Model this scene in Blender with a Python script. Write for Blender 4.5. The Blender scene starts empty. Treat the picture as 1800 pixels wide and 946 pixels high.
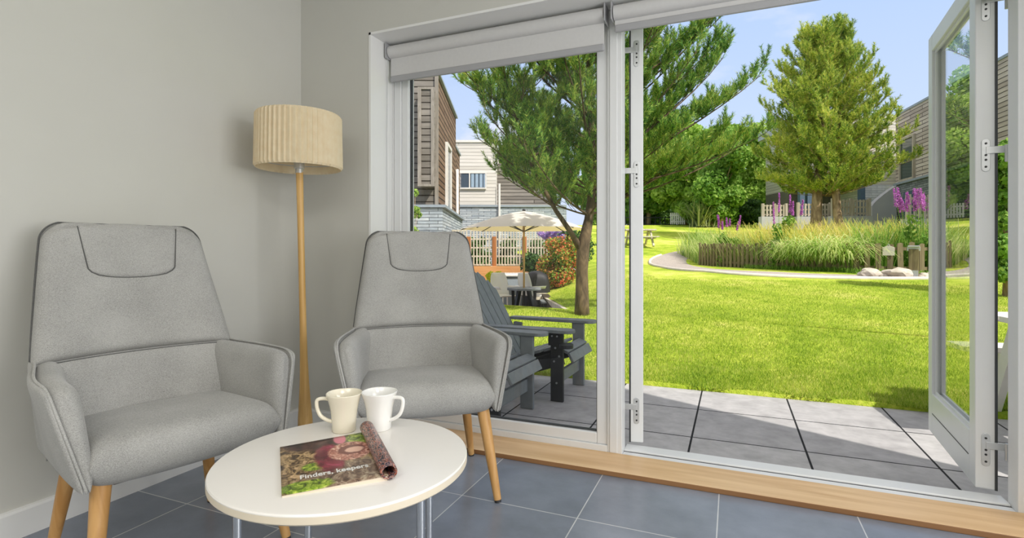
import bpy, bmesh, math, random
import numpy as np
from mathutils import Vector, Matrix
random.seed(7); RG = np.random.default_rng(11)
C = bpy.context.scene.collection
PI = math.pi; R = math.radians
YAW = 22.7
CY, SY = math.cos(R(YAW)), math.sin(R(YAW))
def wr(r, d, z=0.0):            # place measured as metres right / metres ahead of the terrace doors' viewpoint
    return Vector((r*CY - d*SY, r*SY + d*CY, z))
def ray(px, d): return (px-900)/928.0*d
def hz(py, d): return 0.95 + (444-py)/928.0*d
def wp(px, py, d): return wr(ray(px, d), d, hz(py, d))

# ------------------------------------------------------------------ materials
def new_mat(name):
    m = bpy.data.materials.new(name); m.use_nodes = True
    nt = m.node_tree; nt.nodes.clear()
    out = nt.nodes.new('ShaderNodeOutputMaterial')
    return m, nt, out
def N(nt, typ, **kw):
    n = nt.nodes.new(typ)
    for k, v in kw.items():
        if k in n.inputs and not hasattr(n, k): n.inputs[k].default_value = v
        else:
            try: setattr(n, k, v)
            except Exception: n.inputs[k].default_value = v
    return n
def rgba(c): return (c[0], c[1], c[2], 1.0)
def srgb(r, g, b):
    f = lambda c: ((c/255+0.055)/1.055)**2.4 if c/255 > 0.04045 else c/255/12.92
    return (f(r), f(g), f(b))
def mathn(nt, op, a, b=None, c=None):
    n = nt.nodes.new('ShaderNodeMath'); n.operation = op
    for i, v in enumerate((a, b, c)):
        if v is None: continue
        if isinstance(v, (int, float)): n.inputs[i].default_value = v
        else: nt.links.new(v, n.inputs[i])
    return n.outputs[0]
def mixc(nt, fac, a, b, mode='MIX'):
    n = nt.nodes.new('ShaderNodeMix'); n.data_type = 'RGBA'; n.blend_type = mode
    for i, v in ((0, fac), (6, a), (7, b)):
        if isinstance(v, (int, float)): n.inputs[i].default_value = v
        elif isinstance(v, tuple): n.inputs[i].default_value = rgba(v)
        else: nt.links.new(v, n.inputs[i])
    return n.outputs[2]
def pbsdf(nt, out, col, rough=0.5, metal=0.0, spec=0.5):
    b = nt.nodes.new('ShaderNodeBsdfPrincipled')
    if isinstance(col, tuple): b.inputs['Base Color'].default_value = rgba(col)
    else: nt.links.new(col, b.inputs['Base Color'])
    if isinstance(rough, (int, float)): b.inputs['Roughness'].default_value = rough
    else: nt.links.new(rough, b.inputs['Roughness'])
    b.inputs['Metallic'].default_value = metal
    b.inputs['Specular IOR Level'].default_value = spec
    nt.links.new(b.outputs[0], out.inputs[0])
    return b
def noise(nt, scale, detail=3, vec=None, stretch=None, dist=0.0, rough=0.5):
    tc = nt.nodes.new('ShaderNodeTexCoord')
    v = tc.outputs['Object'] if vec is None else vec
    if stretch:
        mp = nt.nodes.new('ShaderNodeMapping'); mp.inputs['Scale'].default_value = stretch
        nt.links.new(v, mp.inputs[0]); v = mp.outputs[0]
    n = nt.nodes.new('ShaderNodeTexNoise'); n.inputs['Scale'].default_value = scale
    n.inputs['Detail'].default_value = detail; n.inputs['Distortion'].default_value = dist
    n.inputs['Roughness'].default_value = rough
    nt.links.new(v, n.inputs['Vector'])
    return n.outputs['Fac']
def ramp(nt, fac, stops):
    r = nt.nodes.new('ShaderNodeValToRGB')
    while len(r.color_ramp.elements) < len(stops): r.color_ramp.elements.new(0.5)
    for e, (p, c) in zip(r.color_ramp.elements, stops):
        e.position = p; e.color = rgba(c) if isinstance(c, tuple) else (c, c, c, 1)
    nt.links.new(fac, r.inputs[0])
    return r.outputs[0]
def bump(nt, b, h, strength=0.3, dist=0.01):
    n = nt.nodes.new('ShaderNodeBump'); n.inputs['Strength'].default_value = strength
    n.inputs['Distance'].default_value = dist
    nt.links.new(h, n.inputs['Height']); nt.links.new(n.outputs[0], b.inputs['Normal'])
def simple(name, col, rough=0.5, metal=0.0, var=0.06, scale=8, bmp=0.0, spec=0.5):
    m, nt, out = new_mat(name)
    f = noise(nt, scale, 4)
    lo = tuple(c*(1-var) for c in col); hi = tuple(min(1, c*(1+var)) for c in col)
    b = pbsdf(nt, out, ramp(nt, f, [(0.3, lo), (0.7, hi)]), rough, metal, spec)
    if bmp: bump(nt, b, noise(nt, scale*12, 3), bmp, 0.002)
    return m
MT = {}
MT['wall'] = simple('wall_paint', srgb(204, 203, 196), 0.85, var=0.015, scale=3, bmp=0.05)
MT['wallw'] = simple('window_wall_paint', srgb(201, 200, 193), 0.85, var=0.015, scale=3, bmp=0.05)
MT['reveal'] = simple('white_trim_paint', srgb(232, 232, 230), 0.5, var=0.01)
MT['frame'] = simple('frame_paint', srgb(225, 226, 226), 0.32, var=0.012)
MT['frame_out'] = simple('frame_gasket', srgb(60, 62, 64), 0.5)
MT['ceiling'] = simple('ceiling_paint', srgb(235, 234, 230), 0.9, var=0.01)
MT['chrome'] = simple('chrome', srgb(215, 218, 222), 0.12, 1.0, var=0.02)
MT['steel'] = simple('brushed_steel', srgb(205, 207, 208), 0.38, 0.55, var=0.05, scale=30)
MT['dark'] = simple('dark_metal', srgb(45, 46, 48), 0.5)
MT['ceramic'] = simple('white_ceramic', srgb(238, 237, 233), 0.12, var=0.01, spec=0.6)
MT['ceramic2'] = simple('cream_ceramic', srgb(233, 226, 206), 0.14, var=0.01, spec=0.6)
MT['poly'] = simple('grey_recycled_plastic', srgb(124, 129, 132), 0.5, var=0.1, scale=20, bmp=0.1)
MT['polyd'] = simple('black_plastic', srgb(38, 40, 42), 0.5, var=0.1)
MT['concrete'] = simple('pale_render', srgb(186, 184, 184), 0.9, var=0.05, scale=2)
MT['whitewood'] = simple('white_painted_timber', srgb(224, 220, 212), 0.6, var=0.06)
MT['blackcover'] = simple('black_cover', srgb(28, 28, 30), 0.6)
MT['tablewhite'] = simple('table_laminate', srgb(240, 236, 230), 0.22, var=0.008, spec=0.5)
MT['tableedge'] = simple('table_edge', srgb(226, 214, 192), 0.4, var=0.03)
MT['bolt'] = simple('bolt', srgb(190, 192, 194), 0.35, 0.7)

def fabric_mat(name, col):
    m, nt, out = new_mat(name)
    a = noise(nt, 260, 2, stretch=(1, 1, 5)); b2 = noise(nt, 260, 2, stretch=(5, 5, 1)); c = noise(nt, 5, 3)
    s = mathn(nt, 'ADD', a, b2); s = mathn(nt, 'MULTIPLY', s, 0.5)
    s2 = mathn(nt, 'ADD', mathn(nt, 'MULTIPLY', s, 0.8), mathn(nt, 'MULTIPLY', c, 0.2))
    col_ = ramp(nt, s2, [(0.36, tuple(x*0.55 for x in col)), (0.64, tuple(min(1, x*1.35) for x in col))])
    b = pbsdf(nt, out, col_, 0.95, spec=0.15)
    b.inputs['Sheen Weight'].default_value = 0.25; b.inputs['Sheen Roughness'].default_value = 0.5
    bump(nt, b, s, 0.35, 0.002)
    return m
MT['fabric'] = fabric_mat('grey_upholstery', srgb(166, 165, 161))
MT['pipe'] = fabric_mat('dark_piping', srgb(92, 92, 90))
MT['pipel'] = fabric_mat('pale_piping', srgb(172, 171, 167))

def wood_mat(name, c1, c2, scale=6, stretch=(1, 1, 0.08), rough=0.42, bmp=0.1):
    m, nt, out = new_mat(name)
    f = noise(nt, scale, 5, stretch=stretch, dist=1.2)
    b = pbsdf(nt, out, ramp(nt, f, [(0.3, c1), (0.7, c2)]), rough)
    bump(nt, b, noise(nt, scale*5, 3, stretch=stretch), bmp, 0.002)
    return m
MT['oak'] = wood_mat('oak_leg', srgb(184, 134, 74), srgb(214, 168, 108), 30, (1, 1, 0.06))
MT['lampwood'] = wood_mat('lamp_wood', srgb(196, 152, 84), srgb(222, 182, 118), 30, (1, 1, 0.05))
MT['sill'] = wood_mat('oak_sill', srgb(206, 166, 118), srgb(232, 198, 152), 14, (0.07, 1, 1), 0.4)
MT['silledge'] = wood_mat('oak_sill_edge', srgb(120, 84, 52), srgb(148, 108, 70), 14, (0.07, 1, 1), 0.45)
MT['post'] = wood_mat('stained_post', srgb(150, 92, 48), srgb(190, 126, 72), 8, (1, 1, 0.1), 0.8)
MT['sleeper'] = wood_mat('stained_sleeper', srgb(190, 130, 76), srgb(216, 162, 104), 6, (0.1, 0.1, 1), 0.8)
MT['picket'] = wood_mat('weathered_picket', srgb(96, 84, 58), srgb(150, 136, 100), 9, (1, 1, 0.1), 0.9, 0.3)
MT['picketpale'] = wood_mat('pale_picket', srgb(160, 148, 130), srgb(198, 188, 170), 9, (1, 1, 0.1), 0.9, 0.2)
MT['trimwood'] = wood_mat('weathered_trim', srgb(128, 120, 110), srgb(164, 156, 146), 9, (1, 1, 0.2), 0.9)
MT['lattice'] = wood_mat('grey_lattice', srgb(176, 166, 144), srgb(218, 210, 190), 9, (1, 1, 0.2), 0.9)
MT['bark'] = wood_mat('pine_bark', srgb(62, 50, 38), srgb(128, 108, 82), 14, (1, 1, 0.35), 0.95, 0.9)
MT['bark2'] = wood_mat('pale_bark', srgb(120, 96, 70), srgb(186, 158, 124), 6, (1, 1, 0.35), 0.95, 0.6)
MT['deck'] = wood_mat('deck_boards', srgb(150, 134, 118), srgb(196, 182, 166), 5, (0.2, 1, 1), 0.85)

def brick_mat(name, bw, rh, mortar, c1, c2, cm, rough=0.8, vec='xz', offset=0.5, shift=(0, 0), nscale=3, namp=0.25, bs=0.4, bd=0.01, spec=0.4, long_noise=None):
    m, nt, out = new_mat(name)
    tc = nt.nodes.new('ShaderNodeTexCoord'); sp = nt.nodes.new('ShaderNodeSeparateXYZ')
    nt.links.new(tc.outputs['Object'], sp.inputs[0])
    cb = nt.nodes.new('ShaderNodeCombineXYZ')
    if vec == 'xz':
        u = mathn(nt, 'ADD', sp.outputs[0], sp.outputs[1]); v = sp.outputs[2]
    else: u, v = sp.outputs[0], sp.outputs[1]
    u = mathn(nt, 'SUBTRACT', u, shift[0]); v = mathn(nt, 'SUBTRACT', v, shift[1])
    nt.links.new(u, cb.inputs[0]); nt.links.new(v, cb.inputs[1])
    bt = nt.nodes.new('ShaderNodeTexBrick'); bt.offset = offset; bt.offset_frequency = 2; bt.squash = 1
    nt.links.new(cb.outputs[0], bt.inputs['Vector'])
    bt.inputs['Scale'].default_value = 1; bt.inputs['Brick Width'].default_value = bw
    bt.inputs['Row Height'].default_value = rh; bt.inputs['Mortar Size'].default_value = mortar
    bt.inputs['Mortar Smooth'].default_value = 0.1; bt.inputs['Bias'].default_value = 0
    bt.inputs['Color1'].default_value = rgba(c1); bt.inputs['Color2'].default_value = rgba(c2)
    bt.inputs['Mortar'].default_value = rgba(cm)
    f = noise(nt, nscale, 6, stretch=long_noise, rough=0.6)
    var = ramp(nt, f, [(0.25, 1-namp), (0.75, 1+namp)])
    col = mixc(nt, 1.0, bt.outputs['Color'], var, 'MULTIPLY')
    b = pbsdf(nt, out, col, rough, spec=spec)
    h = mathn(nt, 'SUBTRACT', mathn(nt, 'MULTIPLY', f, 0.3), bt.outputs['Fac'])
    bump(nt, b, h, bs, bd)
    return m
TS = 0.4635
MT['tiles'] = brick_mat('slate_blue_floor_tiles', TS, TS, 0.0022, srgb(126, 133, 146), srgb(142, 148, 159), srgb(200, 202, 204), 0.27,
                        'xy', 0.0, (-0.05, 1.83), 3.2, 0.24, 0.12, 0.003, 0.5)
SL = 0.605
MT['patio'] = brick_mat('grey_paving_slabs', SL, SL, 0.006, srgb(164, 162, 162), srgb(178, 176, 175), srgb(26, 26, 28), 0.85,
                        'xy', 0.0, (-0.228, 3.95), 9, 0.22, 0.7, 0.02)
MT['clad'] = brick_mat('weathered_cladding', 3.1, 0.17, 0.016, srgb(112, 106, 98), srgb(146, 139, 130), srgb(52, 46, 40), 0.9, 'xz', 0.37, (0, 0), 4, 0.3, 0.8, 0.02, 0.2, (0.3, 0.3, 4))
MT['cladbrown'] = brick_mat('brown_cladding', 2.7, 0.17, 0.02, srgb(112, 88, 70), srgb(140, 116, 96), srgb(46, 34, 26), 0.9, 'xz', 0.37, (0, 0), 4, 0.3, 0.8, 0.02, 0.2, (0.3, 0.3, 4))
MT['cladpale'] = brick_mat('pale_cladding', 3.5, 0.16, 0.008, srgb(204, 198, 188), srgb(226, 220, 212), srgb(130, 124, 116), 0.9, 'xz', 0.37, (0, 0), 3, 0.1, 0.6, 0.02, 0.2, (0.3, 0.3, 4))
MT['cladgrey'] = brick_mat('grey_cladding', 3.0, 0.17, 0.014, srgb(176, 162, 150), srgb(208, 196, 184), srgb(70, 62, 56), 0.9, 'xz', 0.37, (0, 0), 4, 0.25, 0.8, 0.02, 0.2, (0.3, 0.3, 4))
MT['stone'] = brick_mat('blue_slate_walling', 0.55, 0.085, 0.007, srgb(150, 160, 168), srgb(198, 204, 206), srgb(70, 76, 80), 0.85, 'xz', 0.43, (0, 0), 7, 0.25, 1.0, 0.03, 0.3, (0.6, 0.6, 2))
MT['stonepale'] = brick_mat('pale_walling', 0.7, 0.12, 0.006, srgb(206, 208, 212), srgb(228, 228, 230), srgb(150, 152, 156), 0.85, 'xz', 0.43, (0, 0), 5, 0.12, 0.8, 0.03)
MT['stonedark'] = brick_mat('dark_walling', 0.5, 0.1, 0.008, srgb(112, 118, 118), srgb(150, 156, 154), srgb(56, 60, 60), 0.85, 'xz', 0.43, (0, 0), 7, 0.25, 1.0, 0.03)
MT['metalroof'] = brick_mat('pale_metal_roof', 0.3, 9, 0.01, srgb(196, 196, 204), srgb(206, 206, 212), srgb(160, 160, 170), 0.5, 'xz', 0.0)
MT['capping'] = simple('grey_capping', srgb(150, 160, 168), 0.6)
MT['bluepost'] = simple('blue_grey_paint', srgb(84, 104, 122), 0.5)
MT['recess_shade'] = simple('shaded_recess', srgb(112, 108, 98), 0.9)  # undercroft shade painted into this colour
MT['pebble'] = simple('path_gravel', srgb(168, 158, 148), 0.95, var=0.3, scale=40, bmp=0.6)
MT['kerb'] = simple('pale_kerb', srgb(214, 204, 192), 0.9, var=0.08, scale=10)
MT['rock'] = simple('limestone_rock', srgb(196, 186, 170), 0.95, var=0.2, scale=6, bmp=0.5)
MT['soil'] = simple('dark_soil', srgb(62, 52, 38), 1.0, var=0.3, scale=12)
MT['blinds'] = simple('blind_fabric', srgb(205, 204, 203), 0.85, var=0.02, scale=60, bmp=0.1)
MT['blindbar'] = simple('blind_bar', srgb(164, 164, 166), 0.6, var=0.02)
MT['curtain'] = simple('blue_grey_curtain', srgb(150, 170, 188), 0.8)
MT['water'] = simple('dark_pond', srgb(40, 46, 34), 0.1)

def glass_mat(name, tint=(1, 1, 1), ior=1.5):
    m, nt, out = new_mat(name)
    tr = nt.nodes.new('ShaderNodeBsdfTransparent'); tr.inputs[0].default_value = rgba(tint)
    gl = nt.nodes.new('ShaderNodeBsdfGlossy'); gl.inputs['Roughness'].default_value = 0.0
    fr = nt.nodes.new('ShaderNodeFresnel'); fr.inputs['IOR'].default_value = ior
    # Fresnel of the outer faces; the inner faces of the thin pane are seen from inside, so use the same law on both sides
    geo = nt.nodes.new('ShaderNodeNewGeometry')
    mx = nt.nodes.new('ShaderNodeMixShader')
    fac = mathn(nt, 'MULTIPLY', fr.outputs[0], mathn(nt, 'SUBTRACT', 1.0, geo.outputs['Backfacing']))
    nt.links.new(fac, mx.inputs[0]); nt.links.new(tr.outputs[0], mx.inputs[1]); nt.links.new(gl.outputs[0], mx.inputs[2])
    nt.links.new(mx.outputs[0], out.inputs[0])
    return m
MT['glass'] = glass_mat('clear_glass')
MT['glassdoor'] = glass_mat('double_glazed_glass', (0.97, 0.99, 0.98), 1.5)
_nt = MT['glassdoor'].node_tree; _fr = [n for n in _nt.nodes if n.type == 'FRESNEL'][0]; _mx = [n for n in _nt.nodes if n.type == 'MIX_SHADER'][0]
_geo = [n for n in _nt.nodes if n.type == 'NEW_GEOMETRY'][0]
_f = mathn(_nt, 'SUBTRACT', 1.0, mathn(_nt, 'POWER', mathn(_nt, 'SUBTRACT', 1.0, _fr.outputs[0]), 4.0))   # four faces of a double glazed unit
_nt.links.new(mathn(_nt, 'MULTIPLY', _f, mathn(_nt, 'SUBTRACT', 1.0, _geo.outputs['Backfacing'])), _mx.inputs[0])
MT['darkglass'] = simple('dark_window_glass', srgb(70, 84, 98), 0.08, spec=0.8)
MT['greenglass'] = simple('green_tinted_window_glass', srgb(50, 72, 66), 0.06, spec=0.9)

def leaf_mat(name, stops, transl=0.35, scale=1.2, rough=0.6):
    m, nt, out = new_mat(name)
    geo = nt.nodes.new('ShaderNodeNewGeometry')
    n = noise(nt, scale, 3)
    f = mathn(nt, 'ADD', mathn(nt, 'MULTIPLY', geo.outputs['Random Per Island'], 0.55), mathn(nt, 'MULTIPLY', n, 0.6))
    col = ramp(nt, f, stops)
    b = nt.nodes.new('ShaderNodeBsdfPrincipled'); nt.links.new(col, b.inputs['Base Color'])
    b.inputs['Roughness'].default_value = rough; b.inputs['Specular IOR Level'].default_value = 0.3
    t = nt.nodes.new('ShaderNodeBsdfTranslucent'); nt.links.new(col, t.inputs[0])
    mx = nt.nodes.new('ShaderNodeMixShader'); mx.inputs[0].default_value = transl
    nt.links.new(b.outputs[0], mx.inputs[1]); nt.links.new(t.outputs[0], mx.inputs[2]); nt.links.new(mx.outputs[0], out.inputs[0])
    return m
MT['needle'] = leaf_mat('pine_needles', [(0.30, srgb(40, 88, 40)), (0.46, srgb(94, 154, 64)), (0.62, srgb(152, 194, 80)), (0.85, srgb(206, 210, 100))], 0.28)
MT['needle2'] = leaf_mat('far_pine_needles', [(0.3, srgb(66, 112, 44)), (0.46, srgb(120, 166, 60)), (0.60, srgb(188, 206, 78)), (0.82, srgb(232, 226, 108))], 0.32, 0.9)
MT['leafa'] = leaf_mat('fresh_leaves', [(0.2, srgb(120, 160, 60)), (0.55, srgb(170, 204, 88)), (0.95, srgb(214, 228, 128))], 0.5, 0.5)
MT['leafb'] = leaf_mat('mid_leaves', [(0.2, srgb(92, 138, 54)), (0.55, srgb(142, 184, 78)), (0.95, srgb(192, 214, 110))], 0.5, 0.5)
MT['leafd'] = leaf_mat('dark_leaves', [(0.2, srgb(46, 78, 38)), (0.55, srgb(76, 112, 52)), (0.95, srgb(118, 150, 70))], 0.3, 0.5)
MT['photinia'] = leaf_mat('red_tipped_leaves', [(0.25, srgb(70, 116, 40)), (0.5, srgb(140, 176, 62)), (0.66, srgb(214, 150, 84)), (0.9, srgb(214, 84, 64))], 0.35, 1.6)
MT['grass'] = leaf_mat('lawn_blades', [(0.25, srgb(98, 132, 34)), (0.45, srgb(140, 170, 48)), (0.65, srgb(176, 194, 68)), (0.9, srgb(214, 210, 124))], 0.4, 2.4)
MT['reed'] = leaf_mat('sedge_blades', [(0.2, srgb(96, 140, 54)), (0.45, srgb(154, 190, 84)), (0.70, srgb(224, 234, 150)), (0.95, srgb(244, 238, 190))], 0.5, 1.2)
MT['reedgold'] = leaf_mat('golden_seed_heads', [(0.2, srgb(176, 186, 76)), (0.55, srgb(232, 224, 112)), (0.95, srgb(246, 220, 150))], 0.5, 1.2)
MT['flax'] = leaf_mat('flax_leaves', [(0.2, srgb(70, 96, 60)), (0.55, srgb(128, 146, 98)), (0.95, srgb(196, 196, 140))], 0.3, 1.5)
MT['purple'] = leaf_mat('purple_petals', [(0.2, srgb(168, 84, 170)), (0.55, srgb(204, 122, 204)), (0.95, srgb(232, 164, 224))], 0.4, 3)
MT['lilac'] = leaf_mat('lilac_petals', [(0.2, srgb(140, 120, 190)), (0.55, srgb(180, 160, 220)), (0.95, srgb(220, 160, 200))], 0.4, 3)
MT['yellow'] = leaf_mat('yellow_leaves', [(0.2, srgb(170, 190, 40)), (0.55, srgb(214, 220, 60)), (0.95, srgb(238, 230, 90))], 0.4, 3)

def lawn_mat():
    m, nt, out = new_mat('lawn')
    a = noise(nt, 0.55, 4); b2 = noise(nt, 30, 4, rough=0.7); c = noise(nt, 2.2, 5, rough=0.7)
    f = mathn(nt, 'ADD', mathn(nt, 'MULTIPLY', a, 0.4), mathn(nt, 'ADD', mathn(nt, 'MULTIPLY', b2, 0.35), mathn(nt, 'MULTIPLY', c, 0.25)))
    col = ramp(nt, f, [(0.38, srgb(112, 142, 38)), (0.47, srgb(156, 178, 54)), (0.54, srgb(186, 198, 76)), (0.62, srgb(214, 206, 120))])
    b = pbsdf(nt, out, col, 0.9, spec=0.1)
    bump(nt, b, b2, 0.8, 0.03)
    return m
MT['lawn'] = lawn_mat()

# ------------------------------------------------------------------ mesh helpers
class MB:
    def __init__(s): s.v = []; s.f = []
    def add(s, vs, fs, M=None):
        o = len(s.v)
        s.v += [tuple(M @ Vector(v)) if M is not None else tuple(v) for v in vs]
        s.f += [tuple(i+o for i in f) for f in fs]
        return s
    def box(s, a, b, M=None):
        x0, y0, z0 = a; x1, y1, z1 = b
        vs = [(x0, y0, z0), (x1, y0, z0), (x1, y1, z0), (x0, y1, z0), (x0, y0, z1), (x1, y0, z1), (x1, y1, z1), (x0, y1, z1)]
        return s.add(vs, [(0, 3, 2, 1), (4, 5, 6, 7), (0, 1, 5, 4), (1, 2, 6, 5), (2, 3, 7, 6), (3, 0, 4, 7)], M)
    def bar(s, p, q, w, h, up=(0, 0, 1)):
        p, q = Vector(p), Vector(q); d = (q-p).normalized(); u = Vector(up)
        x = d.cross(u)
        if x.length < 1e-4: x = d.cross(Vector((1, 0, 0)))
        x.normalize(); y = x.cross(d).normalized()
        vs = []
        for c in (p, q):
            for a, b in ((-1, -1), (1, -1), (1, 1), (-1, 1)): vs.append(c + x*a*w/2 + y*b*h/2)
        return s.add(vs, [(0, 1, 2, 3), (7, 6, 5, 4), (0, 4, 5, 1), (1, 5, 6, 2), (2, 6, 7, 3), (3, 7, 4, 0)])
    def tube(s, pts, rad, n=10, cap=True):
        pts = [Vector(p) for p in pts]
        if isinstance(rad, (int, float)): rad = [rad]*len(pts)
        o = len(s.v); prev = None
        for i, p in enumerate(pts):
            d = (pts[min(i+1, len(pts)-1)] - pts[max(i-1, 0)]).normalized()
            if prev is None:
                x = d.cross(Vector((0, 0, 1)))
                if x.length < 1e-3: x = d.cross(Vector((1, 0, 0)))
            else: x = prev - d*prev.dot(d)
            x.normalize(); prev = x; y = d.cross(x)
            for k in range(n):
                a = 2*PI*k/n; s.v.append(tuple(p + (x*math.cos(a)+y*math.sin(a))*rad[i]))
        for i in range(len(pts)-1):
            for k in range(n):
                s.f.append((o+i*n+k, o+i*n+(k+1) % n, o+(i+1)*n+(k+1) % n, o+(i+1)*n+k))
        if cap:
            s.f.append(tuple(o+k for k in reversed(range(n)))); s.f.append(tuple(o+(len(pts)-1)*n+k for k in range(n)))
        return s
    def lathe(s, prof, n=32, c=(0, 0), sq=None):
        o = len(s.v)
        for (r, z) in prof:
            for k in range(n):
                a = 2*PI*k/n
                rr = r
                if sq: rr = r * (abs(math.cos(a))**sq + abs(math.sin(a))**sq)**(-1/sq)
                s.v.append((c[0]+rr*math.cos(a), c[1]+rr*math.sin(a), z))
        for i in range(len(prof)-1):
            for k in range(n):
                s.f.append((o+i*n+k, o+i*n+(k+1) % n, o+(i+1)*n+(k+1) % n, o+(i+1)*n+k))
        return s
    def prism(s, poly, z0, z1):
        n = len(poly); vs = [(x, y, z0) for x, y in poly]+[(x, y, z1) for x, y in poly]
        fs = [tuple(reversed(range(n))), tuple(range(n, 2*n))]+[(i, (i+1) % n, n+(i+1) % n, n+i) for i in range(n)]
        return s.add(vs, fs)
    def pillow(s, fn, T, nu=28, nv=24, n=8.0, ex=0.5, nm=None):
        n1, n2 = n if isinstance(n, tuple) else (n, n)
        us = [math.sin(PI/2*(-1+2*i/nu)) for i in range(nu+1)]; vs_ = [math.sin(PI/2*(-1+2*j/nv)) for j in range(nv+1)]
        e = 1e-3; front = {}; back = {}
        for i, u in enumerate(us):
            for j, v in enumerate(vs_):
                m = Vector(fn(u, v)); uu = min(u, 1-e); vv = min(v, 1-e)
                du = Vector(fn(uu+e, v)) - Vector(fn(uu, v)); dv = Vector(fn(u, vv+e)) - Vector(fn(u, vv))
                nn = du.cross(dv)
                nn = nn.normalized() if nn.length > 1e-12 else Vector((0, -1, 0))
                edge = i in (0, nu) or j in (0, nv)
                t = T(u, v) if callable(T) else T
                h = 0 if edge else t*((1-abs(u)**n1)*(1-abs(v)**n2))**ex
                front[i, j] = len(s.v); s.v.append(tuple(m+nn*h))
                if edge: back[i, j] = front[i, j]
                else: back[i, j] = len(s.v); s.v.append(tuple(m-nn*h))
        for i in range(nu):
            for j in range(nv):
                s.f.append((front[i, j], front[i+1, j], front[i+1, j+1], front[i, j+1]))
                s.f.append((back[i, j], back[i, j+1], back[i+1, j+1], back[i+1, j]))
        return s
    def build(s, name, mat, parent=None, smooth=False, bevel=0.0, auto=False):
        me = bpy.data.meshes.new(name); me.from_pydata(s.v, [], s.f); me.update()
        o = bpy.data.objects.new(name, me); C.objects.link(o)
        if isinstance(mat, str): mat = MT[mat]
        me.materials.append(mat)
        if parent is not None: o.parent = parent
        if bevel:
            b = o.modifiers.new('bevel', 'BEVEL'); b.width = bevel; b.segments = 2; b.limit_method = 'ANGLE'; b.angle_limit = R(40)
        if smooth:
            me.polygons.foreach_set('use_smooth', [True]*len(me.polygons))
            if auto:
                try: me.set_sharp_from_angle(angle=R(auto if auto is not True else 35))
                except Exception: pass
        return o
def fast(name, verts, faces, mat, parent=None, loc=(0, 0, 0)):
    verts = np.asarray(verts, np.float32).reshape(-1, 3); faces = np.asarray(faces, np.int32)
    k = faces.shape[1]; me = bpy.data.meshes.new(name)
    me.vertices.add(len(verts)); me.vertices.foreach_set('co', verts.ravel())
    me.loops.add(faces.size); me.loops.foreach_set('vertex_index', faces.ravel())
    me.polygons.add(len(faces)); me.polygons.foreach_set('loop_start', np.arange(0, faces.size, k, dtype=np.int32))
    me.update(calc_edges=True); me.validate()
    me.materials.append(MT[mat] if isinstance(mat, str) else mat)
    o = bpy.data.objects.new(name, me); C.objects.link(o)
    if parent is not None: o.parent = parent
    o.location = loc
    return o
def thing(name, label, cat, loc=(0, 0, 0), rz=0.0, group=None, kind=None):
    o = bpy.data.objects.new(name, None); C.objects.link(o)
    o.location = loc; o.rotation_euler = (0, 0, rz); o['label'] = label; o['category'] = cat
    if group: o['group'] = group
    if kind: o['kind'] = kind
    o.empty_display_size = 0.1
    return o
def tag(o, label=None, cat=None, group=None, kind=None):
    if label: o['label'] = label
    if cat: o['category'] = cat
    if group: o['group'] = group
    if kind: o['kind'] = kind
    return o
def st(o, label, cat): return tag(o, label, cat, kind='structure')
def copy_tree(o, parent=None):
    c = o.copy(); C.objects.link(c); c.parent = parent
    for ch in list(o.children): copy_tree(ch, c)
    return c

# ------------------------------------------------------------------ ground shape
GP_D = [0, 5.0, 7.0, 9.5, 12.0, 14.0, 16.0, 17.0, 19.5, 24.0, 32.0, 60.0]
GP_Z = [-0.13, -0.13, 0.09, 0.32, 0.50, 0.505, 0.53, 0.57, 0.98, 1.62, 2.62, 3.4]
def ground(x, y):
    d = -x*SY + y*CY
    z = np.interp(d, GP_D, GP_Z)
    k = np.clip((np.asarray(y)-7.0)/4.0, 0, 1)
    r = x*CY+y*SY
    z = z - 0.26*k*np.clip(2.6-r, 0, 3)
    z = np.where(np.asarray(y) < 5.2, -0.13+(z+0.13)*np.clip((np.asarray(y)-4.5)/0.7, 0, 1), z)
    return z
def g1(x, y): return float(ground(np.array([x]), np.array([y]))[0])
def hit(px, py):
    a = (px-900)/928.0; s = (444-py)/928.0
    d = 3.0
    while d < 60:
        p = wr(a*d, d, 0.95+s*d)
        if p.z < g1(p.x, p.y): break
        d += 0.02
    p = wr(a*d, d, 0); p.z = g1(p.x, p.y)
    return p

# ================================================================== ROOM SHELL
XL, XR, YB, YW = -2.2, 2.6, -2.8, 2.24
YF, YO = 2.44, 2.62
OX0, OX1, OZ = -1.741, 1.06, 2.09
H = 2.55
m = MB().box((XL-0.15, YB-0.15, -0.14), (XR+0.17, 2.425, 0.0))
st(m.build('floor', 'tiles'), 'slate blue square floor tiles with pale grout', 'floor')
m = MB().box((XL-0.15, YB-0.15, H), (XR+0.17, YO, H+0.2))
st(m.build('ceiling', 'ceiling'), 'plain white ceiling', 'ceiling')
m = MB().box((XL-0.15, YB-0.15, 0), (XL, YO, H))
st(m.build('wall_left', 'wall'), 'plain warm grey wall behind the left armchair', 'wall')
m = MB()
WY0, WY1, WZ0, WZ1 = -0.7, 1.5, 0.55, 2.1
m.box((XR, YB-0.15, 0), (XR+0.17, WY0, H)); m.box((XR, WY1, 0), (XR+0.17, YO, H)); m.box((XR, WY0, 0), (XR+0.17, WY1, WZ0)); m.box((XR, WY0, WZ1), (XR+0.17, WY1, H))
st(m.build('wall_right', 'wall'), 'plain warm grey wall right of the doors', 'wall')
m = MB().box((XL, YB-0.15, 0), (XR, YB, H))
st(m.build('wall_back', 'wall'), 'plain warm grey wall behind the viewer', 'wall')
m = MB()
m.box((XL, YW, 0), (OX0, YO, H)); m.box((OX1, YW, 0), (XR, YO, H)); m.box((OX0, YW, OZ), (OX1, YO, H))
ww = m.build('wall_window', 'wallw')
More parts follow.
